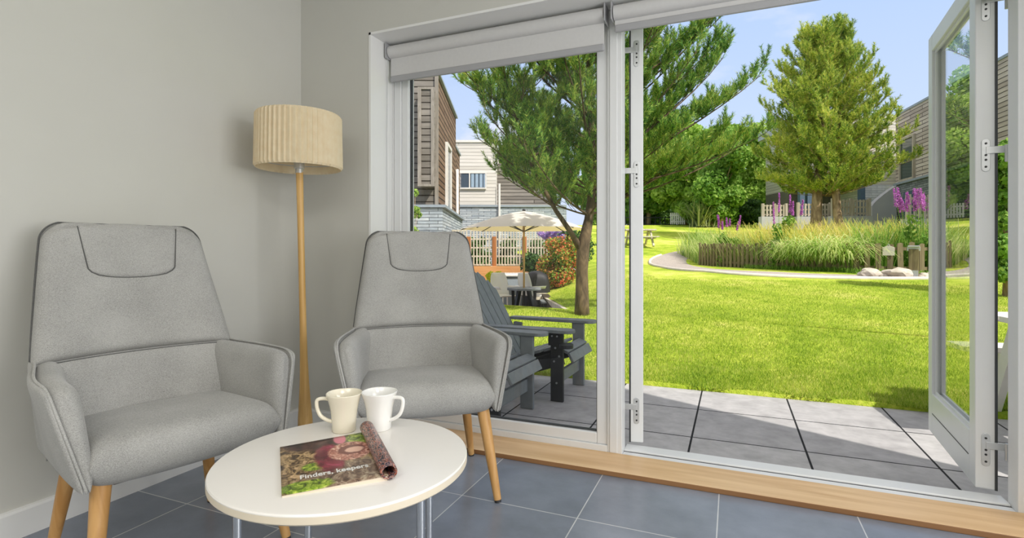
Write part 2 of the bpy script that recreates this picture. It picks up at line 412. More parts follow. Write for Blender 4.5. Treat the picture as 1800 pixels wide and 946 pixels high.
st(ww, 'warm grey wall with the wide glazed opening to the garden', 'wall')
# thin white lining of the reveal (jambs and head)
m = MB()
m.box((OX0, YW-0.002, 0), (OX0+0.012, YF, OZ)); m.box((OX1-0.012, YW-0.002, 0), (OX1, YF, OZ)); m.box((OX0, YW-0.002, OZ-0.012), (OX1, YF, OZ))
st(m.build('trim_1', 'reveal'), 'white lining of the window opening', 'trim')
w2 = thing('added_window', 'added side window in the right wall, unseen, for fill light', 'window', (XR, (WY0+WY1)/2, WZ0), kind='structure')  # unseen window added to house the side fill lamp
hw, hh_ = (WY1-WY0)/2, WZ1-WZ0
b = MB()
for a, c_ in (((0.06, -hw, 0), (0.12, -hw+0.06, hh_)), ((0.06, hw-0.06, 0), (0.12, hw, hh_)), ((0.06, -hw+.06, 0), (0.12, hw-.06, 0.06)), ((0.06, -hw+.06, hh_-0.06), (0.12, hw-.06, hh_)), ((0.06, -0.03, 0.06), (0.12, 0.03, hh_-0.06))): b.box(a, c_)
b.build('window_frame', 'frame', w2)
b = MB(); b.box((0.085, -hw+0.06, 0.06), (0.091, -0.03, hh_-0.06)); b.build('pane', 'glass', w2)
b = MB(); b.box((0.085, 0.03, 0.06), (0.091, hw-0.06, hh_-0.06)); b.build('pane', 'glass', w2)
l = bpy.data.lights.new('side_fill_lamp', 'AREA'); l.shape = 'RECTANGLE'; l.size = hh_-0.15; l.size_y = 2*hw-0.15; l.energy = 50; l.color = (1.0, 0.99, 0.97)  # area lamp added to brighten the room from the right
o = bpy.data.objects.new('side_fill_lamp', l); C.objects.link(o); o.location = (XR+0.02, (WY0+WY1)/2, (WZ0+WZ1)/2); o.rotation_euler = (0, R(90), 0)
# storey above with its roof (casts the shade on the terrace)
m = MB(); m.box((XL-6.0, YB-0.15, H+0.2), (XR+0.17, YO, 5.35))
st(m.build('upper_storey', 'clad'), 'timber clad storey above the room', 'wall')
m = MB(); m.box((XL-6.0, YB-3.0, -0.2), (XL-0.15, YO, H+0.2))
st(m.build('wall_neighbour', 'stone'), 'slate clad ground floor of the house next door', 'wall')
# skirting
def skirt(name, a, b, nrm, label):
    m = MB(); a = Vector(a); b = Vector(b); nn = Vector(nrm)
    prof = [(0, 0), (0.016, 0), (0.016, 0.088), (0.012, 0.096), (0, 0.098)]
    vs = []
    for p in (a, b):
        for (o, z) in prof: vs.append(p+nn*o+Vector((0, 0, z)))
    k = len(prof)
    m.add(vs, [(i, (i+1) % k, k+(i+1) % k, k+i) for i in range(k)]+[tuple(reversed(range(k))), tuple(range(k, 2*k))])
    st(m.build(name, 'reveal'), label, 'skirting board')
skirt('baseboard_left', (XL, YB, 0), (XL, YW, 0), (1, 0, 0), 'white skirting board along the left wall')
skirt('baseboard_window', (XL+0.016, YW, 0), (OX0, YW, 0), (0, -1, 0), 'short white skirting board behind the floor lamp')
skirt('baseboard_right', (OX1, YW, 0), (XR, YW, 0), (0, -1, 0), 'white skirting board right of the doors')
# oak sill along the floor
m = MB(); m.box((OX0+0.012, YW-0.012, 0.0), (OX1-0.012, YF, 0.022))
so = m.build('trim_2', 'sill', bevel=0.003); st(so, 'flat oak threshold board at the foot of the glazing', 'sill')
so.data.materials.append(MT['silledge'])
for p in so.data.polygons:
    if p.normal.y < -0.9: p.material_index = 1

# ------------------------------------------------------------------ fixed window
PX0, PX1 = -0.540, -0.472        # post between window and doors
w1 = thing('window_1', 'tall fixed window pane left of the open doors', 'window', (0, 0, 0), kind='structure')
m = MB()
X0, X1 = OX0+0.012, PX0
m.box((X0, YF, 0.0), (X0+0.045, YF+0.075, OZ-0.012))                 # outer frame left
m.box((X0+0.045, YF, 0.0), (X1, YF+0.075, 0.05))                     # bottom
m.box((X0+0.045, YF, OZ-0.07), (X1, YF+0.075, OZ-0.012))
m.build('window_frame', 'frame', w1, bevel=0.003)
m = MB()                                                             # sash, set back a little
sx0, sx1 = X0+0.045, X1
m.box((sx0, YF+0.010, 0.05), (sx0+0.042, YF+0.07, OZ-0.07)); m.box((sx1-0.052, YF+0.010, 0.05), (sx1, YF+0.07, OZ-0.07))
m.box((sx0+0.042, YF+0.010, 0.05), (sx1-0.052, YF+0.07, 0.10)); m.box((sx0+0.042, YF+0.010, OZ-0.13), (sx1-0.052, YF+0.07, OZ-0.07))
m.build('sash', 'frame', w1, bevel=0.004)
m = MB()
gx0, gx1, gz0, gz1 = sx0+0.042, sx1-0.052, 0.10, OZ-0.13
for a, b in (((gx0, YF+0.03, gz0), (gx0+0.006, YF+0.05, gz1)), ((gx1-0.006, YF+0.03, gz0), (gx1, YF+0.05, gz1)), ((gx0+.006, YF+0.03, gz0), (gx1-.006, YF+0.05, gz0+0.006)), ((gx0+.006, YF+0.03, gz1-0.006), (gx1-.006, YF+0.05, gz1))): m.box(a, b)
m.build('gasket', 'frame_out', w1)
m = MB(); m.box((gx0+0.006, YF+0.037, gz0+0.006), (gx1-0.006, YF+0.043, gz1-0.006)); m.build('pane', 'glass', w1)
# posts and head of the door opening, threshold
m = MB()
m.box((PX0, YF, 0.0), (PX1, YF+0.078, OZ-0.012))
m.box((PX0+0.012, YF-0.006, 0.022), (PX1-0.02, YF, OZ-0.012))
st(m.build('trim_3', 'frame', bevel=0.004), 'white post between the fixed window and the doors', 'door post')
m = MB(); m.box((0.941, YF, 0.0), (OX1-0.012, YF+0.078, OZ-0.012)); m.box((0.965, YF-0.006, 0.022), (OX1-0.03, YF, OZ-0.012))
st(m.build('trim_4', 'frame', bevel=0.004), 'white door post at the right edge', 'door post')
m = MB(); m.box((PX1, YF, OZ-0.06), (0.941, YF+0.078, OZ-0.012))
st(m.build('trim_5', 'frame', bevel=0.003), 'white head rail above the open doors', 'door head')
m = MB(); m.box((PX1, YF, 0.0), (0.941, YF+0.045, 0.018)); m.box((PX1, YF+0.05, 0.0), (0.941, YF+0.13, 0.026))
st(m.build('trim_6', 'frame', bevel=0.003), 'low white threshold strip across the doorway', 'threshold')
m = MB(); m.box((PX1, YF+0.044, 0.0), (0.941, YF+0.052, 0.0185))
st(m.build('trim_7', 'frame_out'), 'thin black seal in the door threshold', 'threshold seal')

# ------------------------------------------------------------------ door leaves (hinge edge at origin, leaf along +X, thickness along +Y)
def door_leaf(name, label, L, flip, loc, ang):
    t = thing(name, label, 'door', loc, ang, kind='structure')
    T = 0.062; Z0, Z1 = 0.038, 2.05; SW = 0.075; BR = 0.20; TR = 0.085
    f = MB()
    f.box((0, 0, Z0), (SW, T, Z1)); f.box((L-SW, 0, Z0), (L, T, Z1))
    f.box((SW, 0, Z0), (L-SW, T, Z0+BR)); f.box((SW, 0, Z1-TR), (L-SW, T, Z1))
    f.build('door_frame', 'frame', t, bevel=0.004)
    b = MB()     # raised beads around the glass on both faces
    for y0, y1 in ((0.012, 0.02), (T-0.02, T-0.012)):
        b.box((SW, y0, Z0+BR), (SW+0.012, y1, Z1-TR)); b.box((L-SW-0.012, y0, Z0+BR), (L-SW, y1, Z1-TR))
        b.box((SW+.012, y0, Z0+BR), (L-SW-.012, y1, Z0+BR+0.012)); b.box((SW+.012, y0, Z1-TR-0.012), (L-SW-.012, y1, Z1-TR))
    b.build('glazing_bead', 'frame', t)
    g = MB(); g.box((SW, T/2-0.003, Z0+BR), (L-SW, T/2+0.003, Z1-TR)); g.build('pane', 'glassdoor', t)
    dz = Z0+0.10; g = MB()
    for yy in (-0.0015, T-0.0015): g.box((SW+0.01, yy, dz), (L-SW-0.01, yy+0.003, dz+0.004))
    g.build('drip_groove', 'frame_out', t)
    s = MB()     # dark rebate seal running down the hinge edge
    yy = T if not flip else 0.0
    s.box((-0.004, yy-0.004, Z0), (0.004, yy+0.004, Z1)); s.build('seal', 'frame_out', t)
    for hz_ in (0.19, 1.325, 1.905):
        h = MB()
        rr = 0.013; pts = []
        for k in range(9): a = PI*k/8; pts.append((T/2+rr*math.cos(a), hz_+0.05+rr*math.sin(a)))
        for k in range(9): a = PI+PI*k/8; pts.append((T/2+rr*math.cos(a), hz_-0.05+rr*math.sin(a)))
        n = len(pts)
        h.add([(-0.004, y, z) for y, z in pts]+[(0.001, y, z) for y, z in pts],
              [tuple(range(n)), tuple(reversed(range(n, 2*n)))]+[(i, n+i, n+(i+1) % n, (i+1) % n) for i in range(n)])
        sgn = 1 if not flip else -1
        yb = T if not flip else 0.0
        h.box((-0.006, min(T/2, yb+sgn*0.035), hz_+0.005), (-0.001, max(T/2, yb+sgn*0.035), hz_+0.032))
        h.tube([(-0.006, yb+sgn*0.03, hz_-0.03), (-0.006, yb+sgn*0.03, hz_+0.035)], 0.007, 10)
        ho = h.build('hinge', 'steel', t, bevel=0.001)
        for zz in (-0.045, -0.018, 0.0, 0.045):
            sc = MB(); sc.tube([(-0.0055, T/2, hz_+zz), (-0.003, T/2, hz_+zz)], 0.0042, 10); sc.build('screw', 'dark', ho)
    return t
# right leaf: visible inner face is the local -Y... placed so thickness runs towards +X of the room
# local +X -> direction of the leaf; local +Y is 90 deg anticlockwise (to the left); mirror by shifting
angR = R(90-4.8)
dR = Vector((math.cos(angR), math.sin(angR), 0)); nR = Vector((-dR.y, dR.x, 0))
lR = Vector((0.868, 2.585, 0)) - nR*0.062
door_leaf('door_2', 'right glazed door leaf standing open outwards', 0.765, True, lR, angR)
angL = R(90+9.4)
dL = Vector((math.cos(angL), math.sin(angL), 0)); nL = Vector((-dL.y, dL.x, 0))
lL = Vector((-0.457, 2.565, 0)) - nL*0.062
door_leaf('door_1', 'left glazed door leaf folded out, seen on its edge', 0.72, False, lL, angL)
# local thickness axis (+Y) points to room -X: shift so that the leaf spans the measured edge

# ------------------------------------------------------------------ blinds
def blind(name, label, x0, x1, zb):
    t = thing(name, label, 'blind', ((x0+x1)/2, YF-0.055, zb)); w = (x1-x0)/2
    top = OZ-0.012-zb
    b = MB(); b.tube([(-w+0.01, 0, top-0.045), (w-0.01, 0, top-0.045)], 0.034, 24); b.build('roller', 'blinds', t, smooth=True, auto=True)
    b = MB(); b.box((-w+0.012, 0.0, 0.03), (w-0.012, 0.0015, top-0.045)); b.build('blind_fabric', 'blinds', t)
    b = MB(); b.box((-w+0.012, -0.008, 0.0), (w-0.012, 0.010, 0.034)); b.build('bottom_bar', 'blindbar', t, bevel=0.006)
    for sx in (-1, 1):
        b = MB(); b.box((sx*w-0.006 if sx > 0 else -w, -0.04, top-0.085), (sx*w if sx > 0 else -w+0.006, 0.04, top-0.004)); b.build('bracket', 'blindbar', t, bevel=0.002)
    return t
bl = blind('roller_blind', 'pale grey roller blind over the fixed window, lowered further', OX0+0.02, PX0+0.01, 1.87)
b = MB(); b.tube([(-0.59, -0.02, 0.17), (-0.592, -0.025, -0.3), (-0.592, -0.02, -1.3), (-0.588, 0.0, -1.32), (-0.585, 0.01, -1.3), (-0.586, 0.02, 0.17)], 0.0012, 6); b.build('cord', 'blindbar', bl)
blind('roller_blind', 'pale grey roller blind above the open doors, nearly rolled up', PX0+0.035, OX1-0.02, 1.945)

# ================================================================== FLOOR LAMP
def floor_lamp():
    t = thing('floor_lamp', 'wooden floor lamp with a pleated cream drum shade in the corner', 'lamp', (-1.86, 1.925, 0), 0)
    lean = lambda z: (-0.030*z/1.4, -0.012*z/1.4)
    b = MB(); b.lathe([(0.001, 0.0), (0.135, 0.0), (0.138, 0.006), (0.13, 0.012), (0.03, 0.018), (0.014, 0.03), (0.013, 0.115), (0.001, 0.115)], 40); b.build('base', 'dark', t, smooth=True, auto=True)
    zs = [0.10, 0.11, 0.16, 0.24, 0.34, 0.45, 0.6, 0.8, 1.0, 1.2, 1.33]
    rs = [0.030, 0.034, 0.033, 0.027, 0.021, 0.0175, 0.0155, 0.015, 0.015, 0.0155, 0.0165]
    b = MB(); b.tube([(lean(z)[0], lean(z)[1], z) for z in zs], rs, 24); b.build('pole', 'lampwood', t, smooth=True, auto=True)
    cx, cy = lean(1.4)
    b = MB(); b.lathe([(0.001, 1.325), (0.018, 1.325), (0.018, 1.345), (0.024, 1.347), (0.024, 1.375), (0.016, 1.38), (0.016, 1.44), (0.001, 1.44)], 24, (cx, cy)); b.build('lamp_holder', 'steel', t, smooth=True, auto=True)
    b = MB(); b.lathe([(0.001, 1.44), (0.018, 1.445), (0.032, 1.49), (0.03, 1.52), (0.001, 1.54)], 20, (cx, cy)); b.build('bulb', 'ceramic', t, smooth=True)
    m_, nt, out = new_mat('pleated_shade')
    n_ = noise(nt, 30, 3); col = ramp(nt, n_, [(0.3, srgb(240, 224, 192)), (0.7, srgb(246, 234, 206))])
    d = nt.nodes.new('ShaderNodeBsdfDiffuse'); nt.links.new(col, d.inputs[0]); tr = nt.nodes.new('ShaderNodeBsdfTranslucent'); nt.links.new(col, tr.inputs[0])
    mx = nt.nodes.new('ShaderNodeMixShader'); mx.inputs[0].default_value = 0.3
    nt.links.new(d.outputs[0], mx.inputs[1]); nt.links.new(tr.outputs[0], mx.inputs[2]); nt.links.new(mx.outputs[0], out.inputs[0])
    MT['shade'] = m_
    K = 52; n = K*8; b = MB(); z0, z1 = 1.345, 1.598; r0, r1 = 0.188, 0.184
    def ring(z, r, pl):
        for k in range(n):
            a = 2*PI*k/n; ph = (k % 8)/8.0
            s_ = (0.009*(ph/0.75) if ph < 0.75 else 0.009*(1-ph)/0.25)*pl
            b.v.append((cx+(r+s_)*math.cos(a), cy+(r+s_)*math.sin(a), z))
    ring(z0+0.008, r0-0.004, 0); ring(z0, r0-0.001, 0.3); ring(z0+0.01, r0, 1); ring(z1-0.01, r1, 1); ring(z1, r1-0.001, 0.3); ring(z1-0.008, r1-0.004, 0)
    for i in range(6):
        for k in range(n): b.f.append((i*n+k, i*n+(k+1) % n, ((i+1) % 6)*n+(k+1) % n, ((i+1) % 6)*n+k))
    b.build('lamp_shade', 'shade', t)
    b = MB()
    for a in (0.3, 0.3+2*PI/3, 0.3+4*PI/3): b.tube([(cx, cy, 1.39), (cx+0.183*math.cos(a), cy+0.183*math.sin(a), 1.385)], 0.0022, 6)
    b.tube([(cx+0.183*math.cos(a), cy+0.183*math.sin(a), 1.385) for a in [2*PI*k/40 for k in range(41)]], 0.002, 6)
    b.build('shade_carrier', 'steel', t)
    b = MB(); b.tube([(0.13, 0.02, 0.006), (0.10, 0.16, 0.005), (-0.02, 0.24, 0.006), (-0.2, 0.29, 0.006)], 0.003, 6); b.build('cable', 'dark', t, smooth=True)
floor_lamp()

# ================================================================== ARMCHAIRS (facing local -Y)
def lerp(a, b, t): return a+(b-a)*t
def sstep(t): t = max(0, min(1, t)); return t*t*(3-2*t)
def yb(z): return 0.200+0.165*max(0, (z-0.38)/0.65)**1.1
def bw(z):
    w = np.interp(z, [0.36, 0.60, 0.70, 0.82, 0.94, 1.05], [0.262, 0.290, 0.279, 0.263, 0.247, 0.232])
    r = 0.060; zt = 1.05-r
    if z > zt: w = w-r+math.sqrt(max(0, r*r-(z-zt)**2))
    return float(w)
def curv(z): return lerp(0.075, 0.030, sstep((z-0.5)/0.5))
def make_armchair(label):
    t = thing('armchair', label, 'armchair', group='grey upholstered armchairs')
    def up(u, v):
        z = lerp(0.612, 1.05, (v+1)/2); w = bw(z); return (u*w, yb(z)-curv(z)*u*u, z-0.010*u*u*(1+v)/2)
    b = MB(); b.pillow(up, lambda u, v: 0.034+0.008*(1-u*u), 48, 44, (14, 22), 0.5); b.build('backrest', 'fabric', t, smooth=True)
    def low(u, v):
        z = lerp(0.36, 0.614, (v+1)/2); return (u*bw(z)*1.0, yb(z)-curv(z)*u*u, z)
    b = MB(); b.pillow(low, lambda u, v: 0.034+0.008*(1-u*u)+0.010*(1-v*v)*(1-u*u), 40, 24, (14, 16), 0.5); b.build('lumbar_cushion', 'fabric', t, smooth=True)
    b = MB(); b.tube([(u*0.27, yb(0.613)-curv(0.613)*(u*0.93)**2-0.030-0.006*(1-u*u), 0.613) for u in np.linspace(-1, 1, 34)], 0.0026, 6); b.build('seam', 'pipe', t, smooth=True)
    def hd(u, v):
        q = (v+1)/2; z = lerp(0.864, 1.040, q)
        w = lerp(0.127, 0.148, q); w *= (1-0.20*max(0, (0.16-q)/0.16)**2.2)
        z = z+0.011*(abs(u)**2.5)*(1-q)
        x = u*w; uu = x/bw(min(z, 0.99))
        return (x, yb(z)-curv(z)*uu*uu-0.034-0.004*(1-q), z-0.004*uu*uu)
    b = MB(); b.pillow(hd, 0.011, 28, 22, 14, 0.5); b.build('headrest', 'fabric', t, smooth=True)
    pts = [hd(-1, v) for v in np.linspace(1, -1, 16)]+[hd(u, -1) for u in np.linspace(-1, 1, 20)[1:-1]]+[hd(1, v) for v in np.linspace(-1, 1, 16)]
    b = MB(); b.tube([(p[0], p[1]-0.005, p[2]) for p in pts], 0.0020, 6); b.build('headrest_seam', 'pipe', t, smooth=True)
    def shell(u, v):
        z = lerp(0.33, 1.048, (v+1)/2); w = bw(z)*1.005; return (u*w, yb(z)-curv(z)*u*u+0.026, z)
    b = MB(); b.pillow(shell, 0.016, 36, 36, 16, 0.5); b.build('back_shell', 'fabric', t, smooth=True)
    vv_ = [math.sin(a) for a in np.linspace(-PI/2, PI/2, 60)]
    pts = [shell(-1, v) for v in vv_]
    pts += [shell(u, 1) for u in np.linspace(-1, 1, 24)[1:-1]]
    pts += [shell(1, v) for v in vv_[::-1]]
    b = MB(); b.tube([(p[0]*1.002, p[1]-0.012, p[2]+0.001) for p in pts if p[2] > 0.61], 0.0030, 8); b.build('piping', 'pipe', t, smooth=True)
    def seat(u, v):
        q = (v+1)/2; y = lerp(-0.238, 0.20, q); xw = lerp(0.258, 0.262, q)
        return (u*xw, y+0.012*u*u*(1-q), 0.386+0.004*(1-q))
    b = MB(); b.pillow(seat, lambda u, v: 0.066+0.008*(1-u*u)-0.012*(v+1)/2, 48, 44, (16, 8), 0.5)
    b.build('seat', 'fabric', t, smooth=True)
    b = MB(); b.box((-0.20, -0.18, 0.318), (0.20, 0.19, 0.35)); b.build('seat_base', 'pipe', t, bevel=0.012)
    for s_ in (-1, 1):
        def arm(u, v, s_=s_, k=0.0):
            q = (v+1)/2; p = (u+1)/2                       # p: 0 rear .. 1 front
            if s_ < 0: p = 1-p
            zt = lerp(0.622, 0.606, p); zb = lerp(0.350, 0.340, p)
            fr = max(0, (p-0.86)/0.14)
            zt -= 0.022*(1-math.sqrt(max(0, 1-fr*fr)))
            z = lerp(zb, zt, q)
            yf = lerp(-0.234, -0.182, q); y = lerp(0.225, yf, p)
            xo = lerp(lerp(0.268, 0.292, q), lerp(0.279, 0.340, q), sstep(p*1.15))      # outer line
            xo += 0.010*math.sin(PI*min(1, p))*q
            th = lerp(0.020, 0.043, q**0.7)
            x = xo-th if k == 0 else xo-0.006
            return (s_*x, y, z)
        b = MB()
        b.pillow(arm, lambda u, v: lerp(0.016, 0.041, ((v+1)/2)**0.7), 36, 32, (9, 7), 0.5)
        b.build('armrest', 'fabric', t, smooth=True)
        b = MB()
        b.pillow(lambda u, v: arm(u, v, s_, 1), lambda u, v: 0.010, 34, 24, 14, 0.5)
        b.build('arm_shell', 'fabric', t, smooth=True)
        us = np.linspace(-1, 1, 30); us = us if s_ > 0 else us[::-1]
        pp = [arm(float(u), 1.0, s_, 1) for u in us]
        ue = float(us[-1])
        for v in np.linspace(1, -1, 26)[1:]: pp.append(arm(ue, float(v), s_, 1))
        P = [Vector(p) for p in pp]
        for _ in range(4): P = [P[0]]+[(P[i-1]+P[i]*2+P[i+1])/4 for i in range(1, len(P)-1)]+[P[-1]]
        b = MB(); b.tube([p+Vector((-s_*0.008, 0, 0)) for p in P], 0.0038, 8); b.build('piping', 'pipel', t, smooth=True)
    for sx in (-1, 1):
        for sy in (-1, 1):
            a = Vector((sx*(0.218 if sy < 0 else 0.192), sy*0.172, 0.345)); e = Vector((sx*(0.264 if sy < 0 else 0.238), sy*(0.250 if sy < 0 else 0.232), 0.0))
            b = MB(); b.tube([a, lerp(a, e, 0.5), lerp(a, e, 0.975)], [0.0245, 0.0195, 0.0140], 20); lg = b.build('leg', 'oak', t, smooth=True, auto=True)
            b = MB(); b.tube([lerp(a, e, 0.97), e], [0.0132, 0.0128], 16); b.build('foot_cap', 'dark', lg)
    return t
ch = make_armchair('grey fabric armchair at the left, against the plain wall, nearest the viewer')
ch.location = (-1.669, 1.130, 0); ch.rotation_euler = (0, 0, R(76.1))
c2 = copy_tree(ch); c2['label'] = 'grey fabric armchair in front of the fixed window, beside the open doors'
c2.location = (-1.185, 1.880, 0); c2.rotation_euler = (0, 0, R(36.1))

# ================================================================== COFFEE TABLE
TC = wr(-0.4124, 1.306); ZT = 0.45
t = thing('coffee_table', 'round white coffee table on paired chrome legs', 'table', (TC.x, TC.y, 0))
b = MB(); b.lathe([(0.001, ZT), (0.292, ZT), (0.298, ZT-0.001), (0.3, ZT-0.004), (0.3, ZT-0.006)], 96); b.build('tabletop', 'tablewhite', t, smooth=True, auto=30)
b = MB(); b.lathe([(0.3, ZT-0.006), (0.300, ZT-0.020), (0.296, ZT-0.024), (0.001, ZT-0.024)], 96); b.build('tabletop_edge', 'tableedge', t, smooth=True, auto=30)
b = MB(); b.lathe([(0.17, ZT-0.024), (0.17, ZT-0.03), (0.15, ZT-0.03), (0.15, ZT-0.024)], 40); b.build('leg_ring', 'chrome', t)
for (dr, dd) in ((0.203, -0.095), (0.188, 0.125), (-0.150, 0.15), (-0.215, -0.10)):
    v = wr(dr, dd)
    b = MB(); b.tube([(v.x, v.y, ZT-0.024), (v.x, v.y, 0.006)], 0.0095, 20); lg = b.build('leg', 'chrome', t, smooth=True, auto=True)
    b = MB(); b.tube([(v.x, v.y, 0.012), (v.x, v.y, 0.0)], 0.011, 16); b.build('foot_cap', 'dark', lg)

# mugs
def mug(label, px, py, mat, hang, loc=None):
    d = (0.95-ZT)*928/(py-444); p = wr(ray(px, d), d, ZT)
    t = thing('mug', label, 'mug', p, hang, group='mugs on the coffee table')
    k = 1.0
    b = MB(); prof = [(0.001, 0.0), (0.027, 0.0), (0.030, 0.003), (0.031, 0.03), (0.034, 0.06), (0.040, 0.088), (0.0455, 0.104), (0.0458, 0.106), (0.0445, 0.107),
                      (0.043, 0.105), (0.0375, 0.088), (0.031, 0.06), (0.028, 0.03), (0.027, 0.008), (0.001, 0.006)]
    prof = [(r*1.07 if r > 0.01 else r, z) for r, z in prof]; b.lathe(prof, 48, sq=2.25); b.build('cup', mat, t, smooth=True)
    pts = [(0.036, 0, 0.089), (0.052, 0, 0.093), (0.068, 0, 0.092), (0.0735, 0, 0.084), (0.071, 0, 0.064), (0.063, 0, 0.046), (0.048, 0, 0.034), (0.0315, 0, 0.027)]
    P = [Vector(p) for p in pts]; Q = []
    for i in range(len(P)-1):
        for s_ in range(4):
            tt = s_/4; p0 = P[max(i-1, 0)]; p1 = P[i]; p2 = P[i+1]; p3 = P[min(i+2, len(P)-1)]
            Q.append(0.5*((2*p1)+(p2-p0)*tt+(2*p0-5*p1+4*p2-p3)*tt*tt+(3*p1-p0-3*p2+p3)*tt**3))
    Q.append(P[-1])
    b = MB(); b.tube(Q, 0.0052, 10); b.build('handle', mat, t, smooth=True)
mug('cream glazed mug on the left, handle to the left', 605, 757, 'ceramic2', R(180+YAW+12))
mug('white glazed mug on the right, handle to the right', 667, 754, 'ceramic', R(YAW-15))

# ------------------------------------------------------------------ magazine
def mag_mat():
    m, nt, out = new_mat('magazine_cover')
    tc = nt.nodes.new('ShaderNodeTexCoord'); sp = nt.nodes.new('ShaderNodeSeparateXYZ'); nt.links.new(tc.outputs['UV'], sp.inputs[0])
    U, V = sp.outputs[0], sp.outputs[1]
    def n2(s, d=4, dist=0): return noise(nt, s, d, vec=tc.outputs['UV'], dist=dist, rough=0.65)
    def ell(cx, cy, rx, ry, soft=0.25, wob=0.25):
        a = mathn(nt, 'POWER', mathn(nt, 'DIVIDE', mathn(nt, 'SUBTRACT', U, cx), rx), 2)
        b = mathn(nt, 'POWER', mathn(nt, 'DIVIDE', mathn(nt, 'SUBTRACT', V, cy), ry), 2)
        s = mathn(nt, 'ADD', mathn(nt, 'ADD', a, b), mathn(nt, 'MULTIPLY', mathn(nt, 'SUBTRACT', n2(9), 0.5), wob*3))
        r = nt.nodes.new('ShaderNodeMapRange'); r.inputs[1].default_value = 1+soft; r.inputs[2].default_value = 1-soft
        nt.links.new(s, r.inputs[0]); return r.outputs[0]
    base = ramp(nt, n2(11, 6, 1.2), [(0.33, srgb(38, 30, 24)), (0.45, srgb(104, 80, 54)), (0.55, srgb(176, 148, 104)), (0.66, srgb(214, 178, 140))])
    grn = ramp(nt, n2(14, 5, 0.6), [(0.35, srgb(40, 50, 20)), (0.5, srgb(120, 150, 40)), (0.65, srgb(196, 210, 90))])
    dk = ramp(nt, n2(8, 5, 0.5), [(0.35, srgb(38, 28, 28)), (0.6, srgb(84, 56, 54)), (0.75, srgb(150, 110, 90))])
    mar = ramp(nt, n2(6, 4, 0.5), [(0.35, srgb(84, 22, 38)), (0.6, srgb(140, 44, 66)), (0.75, srgb(206, 90, 130))])
    bas = ramp(nt, n2(16, 5, 1.0), [(0.35, srgb(96, 44, 40)), (0.5, srgb(186, 120, 104)), (0.65, srgb(232, 196, 176))])
    low = ramp(nt, n2(7, 5, 2.0), [(0.35, srgb(70, 52, 44)), (0.5, srgb(130, 106, 88)), (0.65, srgb(190, 176, 150))])
    c = base
    c = mixc(nt, ell(0.55, 1.0, 0.55, 0.26), c, dk)
    c = mixc(nt, ell(0.9, 0.12, 0.75, 0.28), c, low)
    c = mixc(nt, ell(0.22, 0.08, 0.26, 0.10), c, grn)
    c = mixc(nt, ell(0.34, 0.42, 0.14, 0.08), c, grn)
    c = mixc(nt, ell(0.86, 0.88, 0.14, 0.18), c, grn)
    c = mixc(nt, ell(0.50, 0.55, 0.16, 0.30), c, mar)
    c = mixc(nt, ell(0.66, 0.93, 0.07, 0.12), c, srgb(214, 120, 140))
    c = mixc(nt, ell(0.73, 0.62, 0.24, 0.20, 0.12, 0.05), c, bas)
    c = mixc(nt, ell(0.75, 0.64, 0.15, 0.105, 0.12, 0.05), c, srgb(112, 48, 44))
    c = mixc(nt, ell(0.78, 0.63, 0.10, 0.06, 0.3, 0.4), c, srgb(226, 180, 160))
    b = pbsdf(nt, out, c, 0.28, spec=0.5)
    return m
MT['mag'] = mag_mat()
MT['paper'] = simple('paper_edges', srgb(224, 210, 190), 0.7)
def roll_mat():
    m, nt, out = new_mat('rolled_page_photo')
    tc = nt.nodes.new('ShaderNodeTexCoord')
    f = noise(nt, 9, 4, vec=tc.outputs['UV'], dist=1.0)
    pbsdf(nt, out, ramp(nt, f, [(0.34, srgb(34, 30, 44)), (0.46, srgb(84, 70, 80)), (0.52, srgb(190, 160, 150)), (0.545, srgb(196, 96, 56)), (0.58, srgb(90, 44, 44)), (0.64, srgb(40, 34, 46)), (0.76, srgb(220, 200, 190))]), 0.3)
    return m
MT['roll'] = roll_mat()
